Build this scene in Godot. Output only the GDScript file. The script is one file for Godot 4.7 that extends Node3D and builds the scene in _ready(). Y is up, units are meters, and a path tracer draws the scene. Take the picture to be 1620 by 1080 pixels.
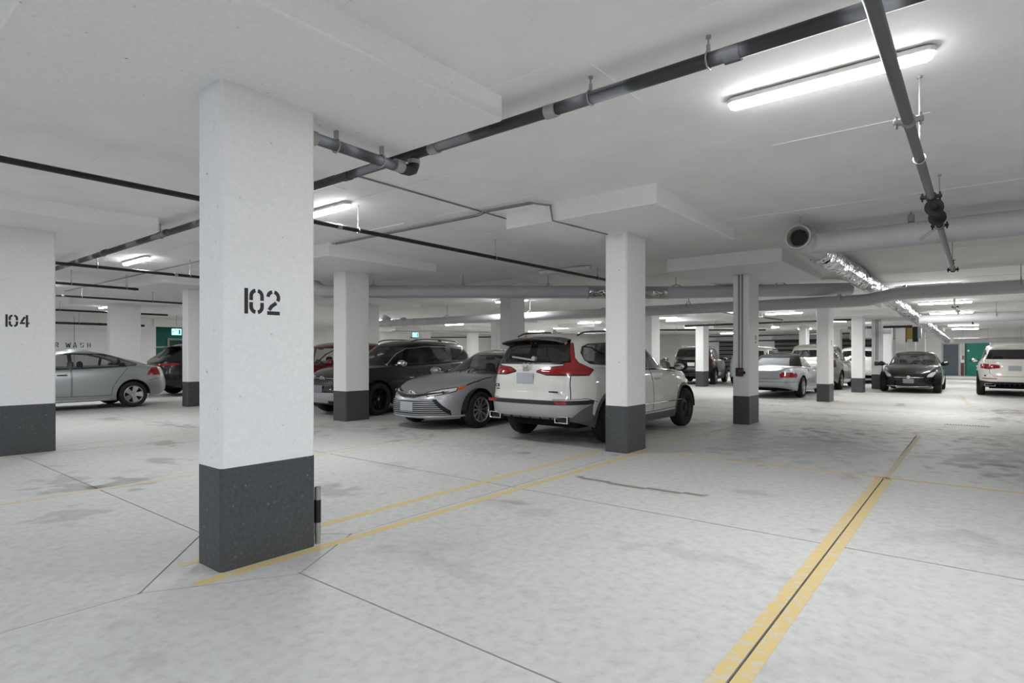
extends Node3D
# Underground parking garage. World axes: -Z runs along the column rows (away to the right), -X runs away to the left.

const EYE := 1.34
var M := {}
var taken := {}

# ---------------------------------------------------------------- geometry helper
class Geo:
	var v := PackedVector3Array()
	var n := PackedVector3Array()
	func tri(a: Vector3, b: Vector3, c: Vector3, na: Vector3, nb: Vector3, nc: Vector3) -> void:
		if (b - a).cross(c - a).dot(na + nb + nc) > 0.0:
			v.append(a); v.append(c); v.append(b)
			n.append(na); n.append(nc); n.append(nb)
		else:
			v.append(a); v.append(b); v.append(c)
			n.append(na); n.append(nb); n.append(nc)
	func flat(a: Vector3, b: Vector3, c: Vector3, outward: Vector3) -> void:
		var g := (b - a).cross(c - a)
		if g.length_squared() < 1e-16:
			return
		g = g.normalized()
		if g.dot(outward) < 0.0:
			g = -g
		tri(a, b, c, g, g, g)
	func quad(a: Vector3, b: Vector3, c: Vector3, d: Vector3, outward: Vector3) -> void:
		flat(a, b, c, outward)
		flat(a, c, d, outward)
	func add(o: Geo) -> void:
		v.append_array(o.v)
		n.append_array(o.n)
	func push(t: float) -> Geo:
		for i in v.size():
			v[i] = v[i] + n[i] * t
		return self
	func box(c: Vector3, s: Vector3, ch := 0.0, b := Basis()) -> Geo:
		var h := s * 0.5
		ch = minf(ch, minf(h.x, minf(h.y, h.z)) * 0.9)
		if ch <= 0.0:
			for ax in 3:
				for sg in [-1.0, 1.0]:
					var nn := Vector3.ZERO; nn[ax] = sg
					var u := Vector3.ZERO; u[(ax + 1) % 3] = h[(ax + 1) % 3]
					var w := Vector3.ZERO; w[(ax + 2) % 3] = h[(ax + 2) % 3]
					var o := nn * h[ax]
					quad(c + b * (o - u - w), c + b * (o + u - w), c + b * (o + u + w), c + b * (o - u + w), b * nn)
			return self
		for ax in 3:
			var i1 := (ax + 1) % 3
			var i2 := (ax + 2) % 3
			for sg in [-1.0, 1.0]:
				var nn := Vector3.ZERO; nn[ax] = sg
				var u := Vector3.ZERO; u[i1] = h[i1] - ch
				var w := Vector3.ZERO; w[i2] = h[i2] - ch
				var o := nn * h[ax]
				quad(c + b * (o - u - w), c + b * (o + u - w), c + b * (o + u + w), c + b * (o - u + w), b * nn)
				for s2 in [-1.0, 1.0]:
					var pa := Vector3.ZERO; pa[ax] = sg * h[ax]; pa[i1] = s2 * (h[i1] - ch)
					var pb := Vector3.ZERO; pb[ax] = sg * (h[ax] - ch); pb[i1] = s2 * h[i1]
					var e := Vector3.ZERO; e[i2] = h[i2] - ch
					var on := Vector3.ZERO; on[ax] = sg; on[i1] = s2
					quad(c + b * (pa - e), c + b * (pa + e), c + b * (pb + e), c + b * (pb - e), b * on)
		for sx in [-1.0, 1.0]:
			for sy in [-1.0, 1.0]:
				for sz in [-1.0, 1.0]:
					var d := Vector3(sx, sy, sz)
					flat(c + b * Vector3(sx * h.x, sy * (h.y - ch), sz * (h.z - ch)), c + b * Vector3(sx * (h.x - ch), sy * h.y, sz * (h.z - ch)), c + b * Vector3(sx * (h.x - ch), sy * (h.y - ch), sz * h.z), b * d)
		return self
	func cyl(p0: Vector3, p1: Vector3, r0: float, r1 := -1.0, seg := 12, caps := true) -> Geo:
		if r1 < 0.0: r1 = r0
		var ax := (p1 - p0).normalized()
		var u := ax.cross(Vector3.UP if absf(ax.y) < 0.9 else Vector3.RIGHT).normalized()
		var w := ax.cross(u)
		var slope := (r0 - r1) / maxf(1e-6, p0.distance_to(p1))
		for i in seg:
			var a0 := TAU * i / seg
			var a1 := TAU * (i + 1) / seg
			var d0 := u * cos(a0) + w * sin(a0)
			var d1 := u * cos(a1) + w * sin(a1)
			var n0 := (d0 + ax * slope).normalized()
			var n1 := (d1 + ax * slope).normalized()
			tri(p0 + d0 * r0, p0 + d1 * r0, p1 + d1 * r1, n0, n1, n1)
			tri(p0 + d0 * r0, p1 + d1 * r1, p1 + d0 * r1, n0, n1, n0)
			if caps:
				flat(p0, p0 + d0 * r0, p0 + d1 * r0, -ax)
				flat(p1, p1 + d0 * r1, p1 + d1 * r1, ax)
		return self
	func tube(path: Array, r: float, seg := 10, caps := true) -> Geo:
		var rings := []
		var u := Vector3.ZERO
		for i in path.size():
			var t: Vector3
			if i == 0: t = path[1] - path[0]
			elif i == path.size() - 1: t = path[i] - path[i - 1]
			else: t = (path[i + 1] - path[i]).normalized() + (path[i] - path[i - 1]).normalized()
			t = t.normalized()
			if i == 0: u = t.cross(Vector3.UP if absf(t.y) < 0.9 else Vector3.RIGHT).normalized()
			else: u = (u - t * u.dot(t)).normalized()
			var w := t.cross(u)
			var ring := []
			for k in seg + 1:
				var a := TAU * k / seg
				ring.append(u * cos(a) + w * sin(a))
			rings.append(ring)
		for i in path.size() - 1:
			for k in seg:
				var a: Vector3 = rings[i][k]
				var b: Vector3 = rings[i][k + 1]
				var c: Vector3 = rings[i + 1][k + 1]
				var d: Vector3 = rings[i + 1][k]
				tri(path[i] + a * r, path[i] + b * r, path[i + 1] + c * r, a, b, c)
				tri(path[i] + a * r, path[i + 1] + c * r, path[i + 1] + d * r, a, c, d)
		if caps:
			for k in seg:
				flat(path[0], path[0] + rings[0][k] * r, path[0] + rings[0][k + 1] * r, path[0] - path[1])
				var e := path.size() - 1
				flat(path[e], path[e] + rings[e][k] * r, path[e] + rings[e][k + 1] * r, path[e] - path[e - 1])
		return self
	func lathe(prof: Array, o: Vector3, ax: Vector3, seg := 24, from := 0.0, to := TAU, up := Vector3.UP) -> Geo:
		# prof: [radius, height along ax]; normals follow the profile, outwards to the left of its run
		var u := (up - ax * up.dot(ax)).normalized()
		var w := ax.cross(u)
		for i in prof.size() - 1:
			var r0: float = prof[i][0]
			var h0: float = prof[i][1]
			var r1: float = prof[i + 1][0]
			var h1: float = prof[i + 1][1]
			var nr := h1 - h0
			var nh := r0 - r1
			for k in seg:
				var a0 := lerpf(from, to, float(k) / seg)
				var a1 := lerpf(from, to, float(k + 1) / seg)
				var d0 := u * cos(a0) + w * sin(a0)
				var d1 := u * cos(a1) + w * sin(a1)
				var n0 := (d0 * nr + ax * nh).normalized()
				var n1 := (d1 * nr + ax * nh).normalized()
				var p00 := o + d0 * r0 + ax * h0
				var p10 := o + d1 * r0 + ax * h0
				var p01 := o + d0 * r1 + ax * h1
				var p11 := o + d1 * r1 + ax * h1
				if r0 > 1e-5: tri(p00, p10, p11, n0, n1, n1)
				if r1 > 1e-5: tri(p00, p11, p01, n0, n1, n0)
		return self
	func prism(poly: PackedVector2Array, o: Vector3, u: Vector3, w: Vector3, depth: float) -> Geo:
		# poly in (u,w) at o, extruded by depth along u x w
		var nn := u.cross(w).normalized()
		var idx := Geometry2D.triangulate_polygon(poly)
		for i in range(0, idx.size(), 3):
			var a := o + u * poly[idx[i]].x + w * poly[idx[i]].y
			var b := o + u * poly[idx[i + 1]].x + w * poly[idx[i + 1]].y
			var c := o + u * poly[idx[i + 2]].x + w * poly[idx[i + 2]].y
			flat(a + nn * depth, b + nn * depth, c + nn * depth, nn)
			flat(a, b, c, -nn)
		var cw := Geometry2D.is_polygon_clockwise(poly)
		for i in poly.size():
			var p := poly[i]
			var q := poly[(i + 1) % poly.size()]
			var a := o + u * p.x + w * p.y
			var b := o + u * q.x + w * q.y
			var e := (q - p)
			var out2 := Vector2(e.y, -e.x) * (-1.0 if cw else 1.0)
			quad(a, b, b + nn * depth, a + nn * depth, u * out2.x + w * out2.y)
		return self
	func ball(c: Vector3, r: Vector3, seg := 12, rows := 8) -> Geo:
		for i in rows:
			for k in seg:
				var q := []
				for e in [[i, k], [i, k + 1], [i + 1, k + 1], [i + 1, k]]:
					var th: float = PI * e[0] / rows
					var ph: float = TAU * e[1] / seg
					q.append(Vector3(sin(th) * cos(ph), cos(th), sin(th) * sin(ph)))
				if i > 0: tri(c + q[0] * r, c + q[1] * r, c + q[2] * r, (q[0] / r).normalized(), (q[1] / r).normalized(), (q[2] / r).normalized())
				if i < rows - 1: tri(c + q[0] * r, c + q[2] * r, c + q[3] * r, (q[0] / r).normalized(), (q[2] / r).normalized(), (q[3] / r).normalized())
		return self
	func mesh(mat: Material) -> ArrayMesh:
		var a := []
		a.resize(Mesh.ARRAY_MAX)
		a[Mesh.ARRAY_VERTEX] = v
		a[Mesh.ARRAY_NORMAL] = n
		var m := ArrayMesh.new()
		m.add_surface_from_arrays(Mesh.PRIMITIVE_TRIANGLES, a)
		m.surface_set_material(0, mat)
		return m

# ---------------------------------------------------------------- node helpers
func numbered(called: String) -> String:
	if not taken.has(called):
		taken[called] = 0
		return called
	taken[called] += 1
	return "%s_%03d" % [called, taken[called]]

func tag(o: Node3D, label: String, category: String, group := "", kind := "") -> Node3D:
	o.set_meta("label", label)
	o.set_meta("category", category)
	if group: o.set_meta("group", group)
	if kind: o.set_meta("kind", kind)
	return o

func thing(called: String, label: String, category: String, at := Vector3.ZERO, turn := 0.0, group := "", kind := "") -> Node3D:
	var o := Node3D.new()
	o.name = numbered(called)
	add_child(o)
	o.position = at
	o.rotation.y = turn
	return tag(o, label, category, group, kind)

func part(parent: Node3D, called: String, g: Geo, mat: Material, label := "") -> MeshInstance3D:
	if g.v.is_empty():
		return null
	return part_mesh(parent, called, g.mesh(mat), label)

func part_mesh(parent: Node3D, called: String, m: Mesh, label := "", at := Vector3.ZERO) -> MeshInstance3D:
	var o := MeshInstance3D.new()
	o.name = called
	o.mesh = m
	parent.add_child(o, true)
	o.position = at
	if label: o.set_meta("label", label)
	return o

func PV(a: Array) -> PackedVector2Array:
	var p := PackedVector2Array()
	for i in a: p.append(Vector2(i[0], i[1]))
	return p

# smooth interpolation of [x, y] points in growing x (limited slopes)
func cur(p: Array, x: float) -> float:
	var e := p.size() - 1
	if x <= p[0][0]: return p[0][1]
	if x >= p[e][0]: return p[e][1]
	var i := 0
	while x > p[i + 1][0]: i += 1
	var x0: float = p[i][0]
	var x1: float = p[i + 1][0]
	var y0: float = p[i][1]
	var y1: float = p[i + 1][1]
	var h := x1 - x0
	var s := (y1 - y0) / h
	var m0 := s
	var m1 := s
	if i > 0:
		var sp: float = (y0 - p[i - 1][1]) / (x0 - p[i - 1][0])
		m0 = 0.0 if sp * s <= 0.0 else 2.0 * sp * s / (sp + s)
	if i + 1 < e:
		var sn: float = (p[i + 2][1] - y1) / (p[i + 2][0] - x1)
		m1 = 0.0 if sn * s <= 0.0 else 2.0 * sn * s / (sn + s)
	var t := (x - x0) / h
	return (2 * t * t * t - 3 * t * t + 1) * y0 + (t * t * t - 2 * t * t + t) * h * m0 + (3 * t * t - 2 * t * t * t) * y1 + (t * t * t - t * t) * h * m1

# ---------------------------------------------------------------- materials
func noise_tex(freq: float, lo: Color, hi: Color, seedn: int, oct := 4, size := 512, type := FastNoiseLite.TYPE_SIMPLEX_SMOOTH, stops := []) -> NoiseTexture2D:
	var f := FastNoiseLite.new()
	f.seed = seedn
	f.noise_type = type
	f.frequency = freq
	f.fractal_octaves = oct
	var t := NoiseTexture2D.new()
	t.width = size; t.height = size
	t.seamless = true
	t.noise = f
	var g := Gradient.new()
	if stops.is_empty():
		g.set_color(0, lo); g.set_color(1, hi)
	else:
		g.offsets = PackedFloat32Array(stops.map(func(s): return s[0]))
		g.colors = PackedColorArray(stops.map(func(s): return s[1]))
	t.color_ramp = g
	return t

func bump_tex(freq: float, seedn: int, strength: float, oct := 4, size := 512) -> NoiseTexture2D:
	var t := noise_tex(freq, Color.BLACK, Color.WHITE, seedn, oct, size)
	t.color_ramp = null
	t.as_normal_map = true
	t.bump_strength = strength
	return t

func mat(c: Color, rough: float, metal := 0.0) -> StandardMaterial3D:
	var m := StandardMaterial3D.new()
	m.albedo_color = c
	m.roughness = rough
	m.metallic = metal
	return m

func grained(c: Color, rough: float, tex: Texture2D, scale: float, normal: Texture2D = null, nscale := 0.4) -> StandardMaterial3D:
	var m := mat(c, rough)
	m.albedo_texture = tex
	m.uv1_triplanar = true
	m.uv1_world_triplanar = true
	m.uv1_scale = Vector3.ONE * scale
	if normal:
		m.normal_enabled = true
		m.normal_texture = normal
		m.normal_scale = nscale
	return m

func paint(c: Color, metal := 0.0, rough := 0.35) -> StandardMaterial3D:
	var m := mat(c, rough, metal)
	m.clearcoat_enabled = true
	m.clearcoat = 0.8
	m.clearcoat_roughness = 0.06
	return m

func glass(c: Color, a: float) -> StandardMaterial3D:
	var m := mat(Color(c.r, c.g, c.b, a), 0.03)
	m.transparency = BaseMaterial3D.TRANSPARENCY_ALPHA
	return m

func materials() -> void:
	var patch := noise_tex(0.006, Color(0.96, 0.96, 0.955), Color(1, 1, 1), 11, 5, 512)
	var speck := noise_tex(0.05, Color.BLACK, Color.WHITE, 5, 2, 512, FastNoiseLite.TYPE_SIMPLEX_SMOOTH, [[0.0, Color(0.30, 0.30, 0.30)], [0.05, Color(0.55, 0.55, 0.55)], [0.075, Color(0.97, 0.97, 0.97)], [0.5, Color(0.98, 0.98, 0.98)], [1.0, Color(1, 1, 1)]])
	var fine := bump_tex(0.03, 3, 3.0)
	M.ceil = grained(Color(0.955, 0.953, 0.945), 0.75, patch, 0.35, fine, 0.10)
	M.white = grained(Color(0.945, 0.945, 0.945), 0.6, speck, 0.8, fine, 0.2)
	M.wall = grained(Color(0.945, 0.943, 0.935), 0.7, patch, 0.3, fine, 0.2)
	var bl := noise_tex(0.07, Color.BLACK, Color.WHITE, 9, 3, 512, FastNoiseLite.TYPE_SIMPLEX_SMOOTH, [[0.0, Color(0.235, 0.245, 0.25)], [0.45, Color(0.275, 0.288, 0.295)], [0.84, Color(0.30, 0.31, 0.318)], [0.87, Color(0.6, 0.61, 0.61)], [1.0, Color(0.8, 0.8, 0.8)]])
	M.blackpaint = grained(Color(1, 1, 1), 0.5, bl, 0.8, fine, 0.3)
	M.stencil = mat(Color(0.16, 0.165, 0.175), 0.7)
	M.blackpipe = mat(Color(0.085, 0.088, 0.09), 0.42)
	var spray := noise_tex(0.012, Color.BLACK, Color.WHITE, 21, 3, 512, FastNoiseLite.TYPE_SIMPLEX_SMOOTH, [[0.0, Color(0.13, 0.135, 0.145)], [0.5, Color(0.20, 0.205, 0.22)], [0.60, Color(0.38, 0.39, 0.41)], [0.68, Color(0.68, 0.69, 0.72)], [1.0, Color(0.76, 0.77, 0.79)]])
	M.drainpipe = grained(Color(1, 1, 1), 0.45, spray, 0.17)
	M.steel = mat(Color(0.62, 0.62, 0.61), 0.35, 0.9)
	M.mainpipe = mat(Color(0.40, 0.40, 0.395), 0.4, 0.6)
	M.flange = mat(Color(0.045, 0.047, 0.05), 0.7)
	M.galv = mat(Color(0.66, 0.66, 0.65), 0.45, 0.6)
	M.duct = grained(Color(0.78, 0.785, 0.80), 0.42, patch, 0.5)
	M.foil = mat(Color(0.76, 0.77, 0.78), 0.13, 1.0)
	M.foil.normal_enabled = true
	M.foil.normal_texture = bump_tex(0.012, 33, 14.0, 3, 512)
	M.foil.normal_scale = 1.3
	M.foil.uv1_triplanar = true
	M.foil.uv1_scale = Vector3.ONE * 0.9
	M.conduit = mat(Color(0.55, 0.55, 0.54), 0.5, 0.3)
	M.seam = mat(Color(0.93, 0.93, 0.92), 0.7)
	M.housing = mat(Color(0.84, 0.84, 0.83), 0.5)
	M.lamp = mat(Color(0.95, 0.95, 0.95), 0.4)
	M.lamp.emission_enabled = true
	M.lamp.emission = Color(0.99, 0.995, 1.0)
	M.lamp.emission_energy_multiplier = 14.0
	M.lampoff = mat(Color(0.85, 0.85, 0.83), 0.35)
	M.green = mat(Color(0.02, 0.50, 0.44), 0.5)
	M.greendark = mat(Color(0.02, 0.36, 0.32), 0.5)
	M.doorgrey = mat(Color(0.33, 0.37, 0.40), 0.45)
	M.frame = mat(Color(0.75, 0.75, 0.74), 0.5)
	M.shutter = mat(Color(0.42, 0.43, 0.42), 0.45, 0.3)
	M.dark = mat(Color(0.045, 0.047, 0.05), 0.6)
	M.grime = mat(Color(0.20, 0.195, 0.185), 0.95)
	var yel := noise_tex(0.035, Color.BLACK, Color.WHITE, 41, 5, 512, FastNoiseLite.TYPE_SIMPLEX_SMOOTH, [[0.0, Color(0.75, 0.74, 0.71)], [0.33, Color(0.77, 0.715, 0.60)], [0.45, Color(0.79, 0.70, 0.485)], [1.0, Color(0.81, 0.71, 0.465)]])
	M.yellow = grained(Color(1, 1, 1), 0.75, yel, 0.7)
	var yelw := noise_tex(0.03, Color.BLACK, Color.WHITE, 43, 5, 512, FastNoiseLite.TYPE_SIMPLEX_SMOOTH, [[0.0, Color(0.75, 0.745, 0.73)], [0.42, Color(0.755, 0.725, 0.66)], [0.58, Color(0.765, 0.71, 0.575)], [1.0, Color(0.78, 0.70, 0.52)]])
	M.yellowworn = grained(Color(1, 1, 1), 0.8, yelw, 0.5)
	M.exitsign = mat(Color(0.75, 0.95, 0.97), 0.4)
	M.exitsign.emission_enabled = true
	M.exitsign.emission = Color(0.55, 0.93, 0.96)
	M.exitsign.emission_energy_multiplier = 0.9
	M.exitgreen = mat(Color(0.05, 0.62, 0.62), 0.4)
	M.red = mat(Color(0.62, 0.06, 0.07), 0.4)
	M.cabred = mat(Color(0.62, 0.42, 0.42), 0.5)
	M.cabdark = mat(Color(0.36, 0.24, 0.24), 0.5)
	M.tan = mat(Color(0.66, 0.56, 0.28), 0.6)
	M.ductgreen = mat(Color(0.05, 0.13, 0.11), 0.5)
	M.sheet = mat(Color(0.70, 0.73, 0.76), 0.35, 0.6)
	# cars
	M.tyre = mat(Color(0.075, 0.075, 0.078), 0.75)
	M.rubber = mat(Color(0.05, 0.05, 0.052), 0.6)
	M.seamline = mat(Color(0.06, 0.06, 0.06), 0.8)
	M.liner = mat(Color(0.03, 0.03, 0.032), 0.9)
	M.alloy = mat(Color(0.78, 0.78, 0.79), 0.25, 0.85)
	M.alloydark = mat(Color(0.16, 0.165, 0.17), 0.3, 0.7)
	M.alloygrey = mat(Color(0.30, 0.31, 0.31), 0.4, 0.6)
	M.chrome = mat(Color(0.90, 0.90, 0.91), 0.08, 1.0)
	M.gloss = paint(Color(0.02, 0.02, 0.022))
	M.clad = mat(Color(0.10, 0.103, 0.108), 0.55)
	M.cladgrey = mat(Color(0.36, 0.365, 0.37), 0.5)
	M.silvertrim = mat(Color(0.70, 0.70, 0.71), 0.35, 0.5)
	M.glass = glass(Color(0.035, 0.055, 0.05), 0.62)
	M.glassclear = glass(Color(0.10, 0.14, 0.13), 0.35)
	M.glassdark = glass(Color(0.02, 0.025, 0.025), 0.88)
	M.cabin = mat(Color(0.06, 0.06, 0.062), 0.85)
	M.seat = mat(Color(0.13, 0.13, 0.13), 0.8)
	M.taillight = paint(Color(0.55, 0.02, 0.05))
	M.taillight.roughness = 0.15
	M.taildark = paint(Color(0.30, 0.015, 0.035))
	M.lens = paint(Color(0.86, 0.87, 0.88), 0.2, 0.1)
	M.lensdark = paint(Color(0.22, 0.225, 0.23), 0.4, 0.12)
	M.amber = paint(Color(0.85, 0.38, 0.05))
	M.plate = mat(Color(0.66, 0.67, 0.71), 0.5)
	M.plategrey = mat(Color(0.50, 0.505, 0.53), 0.5)
	M.mirror = mat(Color(0.9, 0.9, 0.9), 0.03, 1.0)
	M.softtop = mat(Color(0.035, 0.035, 0.037), 0.9)
	M.badge = mat(Color(0.12, 0.12, 0.12), 0.4)
	M.led = mat(Color(0.9, 0.9, 0.9), 0.2)

# ---------------------------------------------------------------- the place
func panel_y(z: float) -> float:
	if z > -6.0: return 3.03
	if z > -18.3: return 3.03 - (-6.0 - z) / 12.3 * 0.37
	return 2.66

func ceil_y(z: float) -> float:
	return panel_y(z) + 0.18

func strip(a: Vector2, b: Vector2, w: float) -> PackedVector2Array:
	var d := (b - a).normalized()
	var p := Vector2(-d.y, d.x) * w * 0.5
	return PackedVector2Array([a + p, b + p, b - p, a - p])

func stain_texture() -> ImageTexture:
	# dirt on the slab: soft tyre grime, oil spots and dried puddles; covers x -28..6, z -34..6
	var n := 1024
	var data := PackedByteArray()
	data.resize(n * n * 4)
	var f1 := FastNoiseLite.new(); f1.seed = 3; f1.frequency = 0.014; f1.fractal_octaves = 5
	var i1 := f1.get_image(n, n).get_data()
	var f2 := FastNoiseLite.new(); f2.seed = 8; f2.frequency = 0.10; f2.fractal_octaves = 3
	var i2 := f2.get_image(n, n).get_data()
	var step: int = i1.size() / (n * n)
	for i in n * n:
		var a := i1[i * step]
		var b := i2[i * step]
		var g := clampf((a - 126) * 0.5, 0.0, 50.0) * clampf((b - 70) / 130.0, 0.2, 1.0)
		data[i * 4] = 96; data[i * 4 + 1] = 90; data[i * 4 + 2] = 80
		data[i * 4 + 3] = int(g)
	var rng := RandomNumberGenerator.new()
	rng.seed = 77
	# [x, z, half size x, half size z, strength]
	var spots := [[-8.7, -2.05, 0.22, 0.12, 120], [-8.1, -3.0, 0.35, 0.16, 110], [-7.1, -3.6, 0.2, 0.1, 120], [-7.6, -1.8, 0.5, 0.25, 90], [-6.9, -2.2, 0.3, 0.2, 110], [-5.9, -1.5, 0.35, 0.25, 80], [-9.6, -3.6, 0.3, 0.15, 110],
		[-4.9, -3.3, 0.3, 0.3, 90], [-5.4, -4.6, 0.5, 0.25, 50], [-1.4, -3.8, 0.7, 0.2, 45], [-0.2, -5.2, 0.6, 0.3, 40], [0.6, -17.5, 0.7, 1.1, 130], [0.3, -15.6, 0.35, 0.5, 110], [-1.6, -18.5, 0.2, 0.5, 190], [-0.2, -12.4, 0.8, 0.5, 90], [-1.9, -10.8, 1.2, 0.6, 70],
		[-1.8, -9.6, 1.6, 1.6, 60], [1.2, -9.8, 1.6, 1.4, 55], [-1.0, -11.6, 2.4, 0.5, 60], [0.8, -8.4, 0.9, 0.35, 50], [-5.6, -6.2, 1.2, 0.4, 40], [-8.4, -6.4, 1.4, 0.35, 50], [-3.0, -13.2, 2.6, 0.35, 70], [-6.0, -14.4, 3.0, 0.35, 80], [-8.0, -16.5, 3.0, 0.5, 70], [-2.5, -16.2, 2.5, 0.3, 60], [1.2, -13.0, 1.5, 0.3, 80], [-11.8, -4.6, 0.7, 0.3, 90], [-12.8, -5.6, 0.7, 0.25, 80], [-13.9, -4.2, 0.5, 0.2, 90], [-9.0, -5.6, 0.9, 0.2, 70], [-3.2, -4.0, 0.5, 0.15, 40], [-2.4, -2.6, 0.9, 0.1, 35], [-1.7, -5.9, 0.25, 0.1, 60],
		[-5.4, -9.4, 0.9, 1.8, 60], [-8.0, -9.0, 0.9, 1.6, 60], [-11.1, -9.0, 0.9, 1.6, 60], [-17.6, -4.0, 0.9, 1.6, 60]]
	for k in 70:
		spots.append([rng.randf_range(-14, 5), rng.randf_range(-19, 0), rng.randf_range(0.05, 0.16), rng.randf_range(0.04, 0.12), rng.randf_range(40, 110)])
	for s in spots:
		var cx := int((s[0] + 28.0) / 34.0 * n)
		var cz := int((s[1] + 34.0) / 40.0 * n)
		var hx := maxi(2, int(s[2] / 34.0 * n * 1.5))
		var hz := maxi(2, int(s[3] / 40.0 * n * 1.5))
		for z in range(maxi(0, cz - hz), mini(n, cz + hz + 1)):
			for x in range(maxi(0, cx - hx), mini(n, cx + hx + 1)):
				var i: int = z * n + x
				var e := Vector2(float(x - cx) / hx, float(z - cz) / hz).length()
				var w: float = (i2[i * step] - 128) / 128.0 * 1.1 + (i1[i * step] - 128) / 128.0 * 0.6
				var k := clampf((0.72 - e + w * 0.8) * 3.0, 0.0, 1.0)
				data[i * 4 + 3] = mini(230, data[i * 4 + 3] + int(k * s[4]))
	# curved tyre marks
	for arc in [[-2.8, -9.0, 3.6, 1.35, 1.75, 24]]:
		var steps := 500
		for k in steps:
			var a: float = lerpf(arc[3], arc[4], float(k) / steps)
			var px: float = arc[0] + cos(a) * arc[2]
			var pz: float = arc[1] + sin(a) * arc[2]
			var x := int((px + 28.0) / 34.0 * n)
			var z := int((pz + 34.0) / 40.0 * n)
			if x > 1 and z > 1 and x < n - 2 and z < n - 2:
				for o in [0, 1]:
					var i: int = (z + o) * n + x
					data[i * 4 + 3] = mini(200, data[i * 4 + 3] + arc[5])
	return ImageTexture.create_from_image(Image.create_from_data(n, n, false, Image.FORMAT_RGBA8, data))

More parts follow.
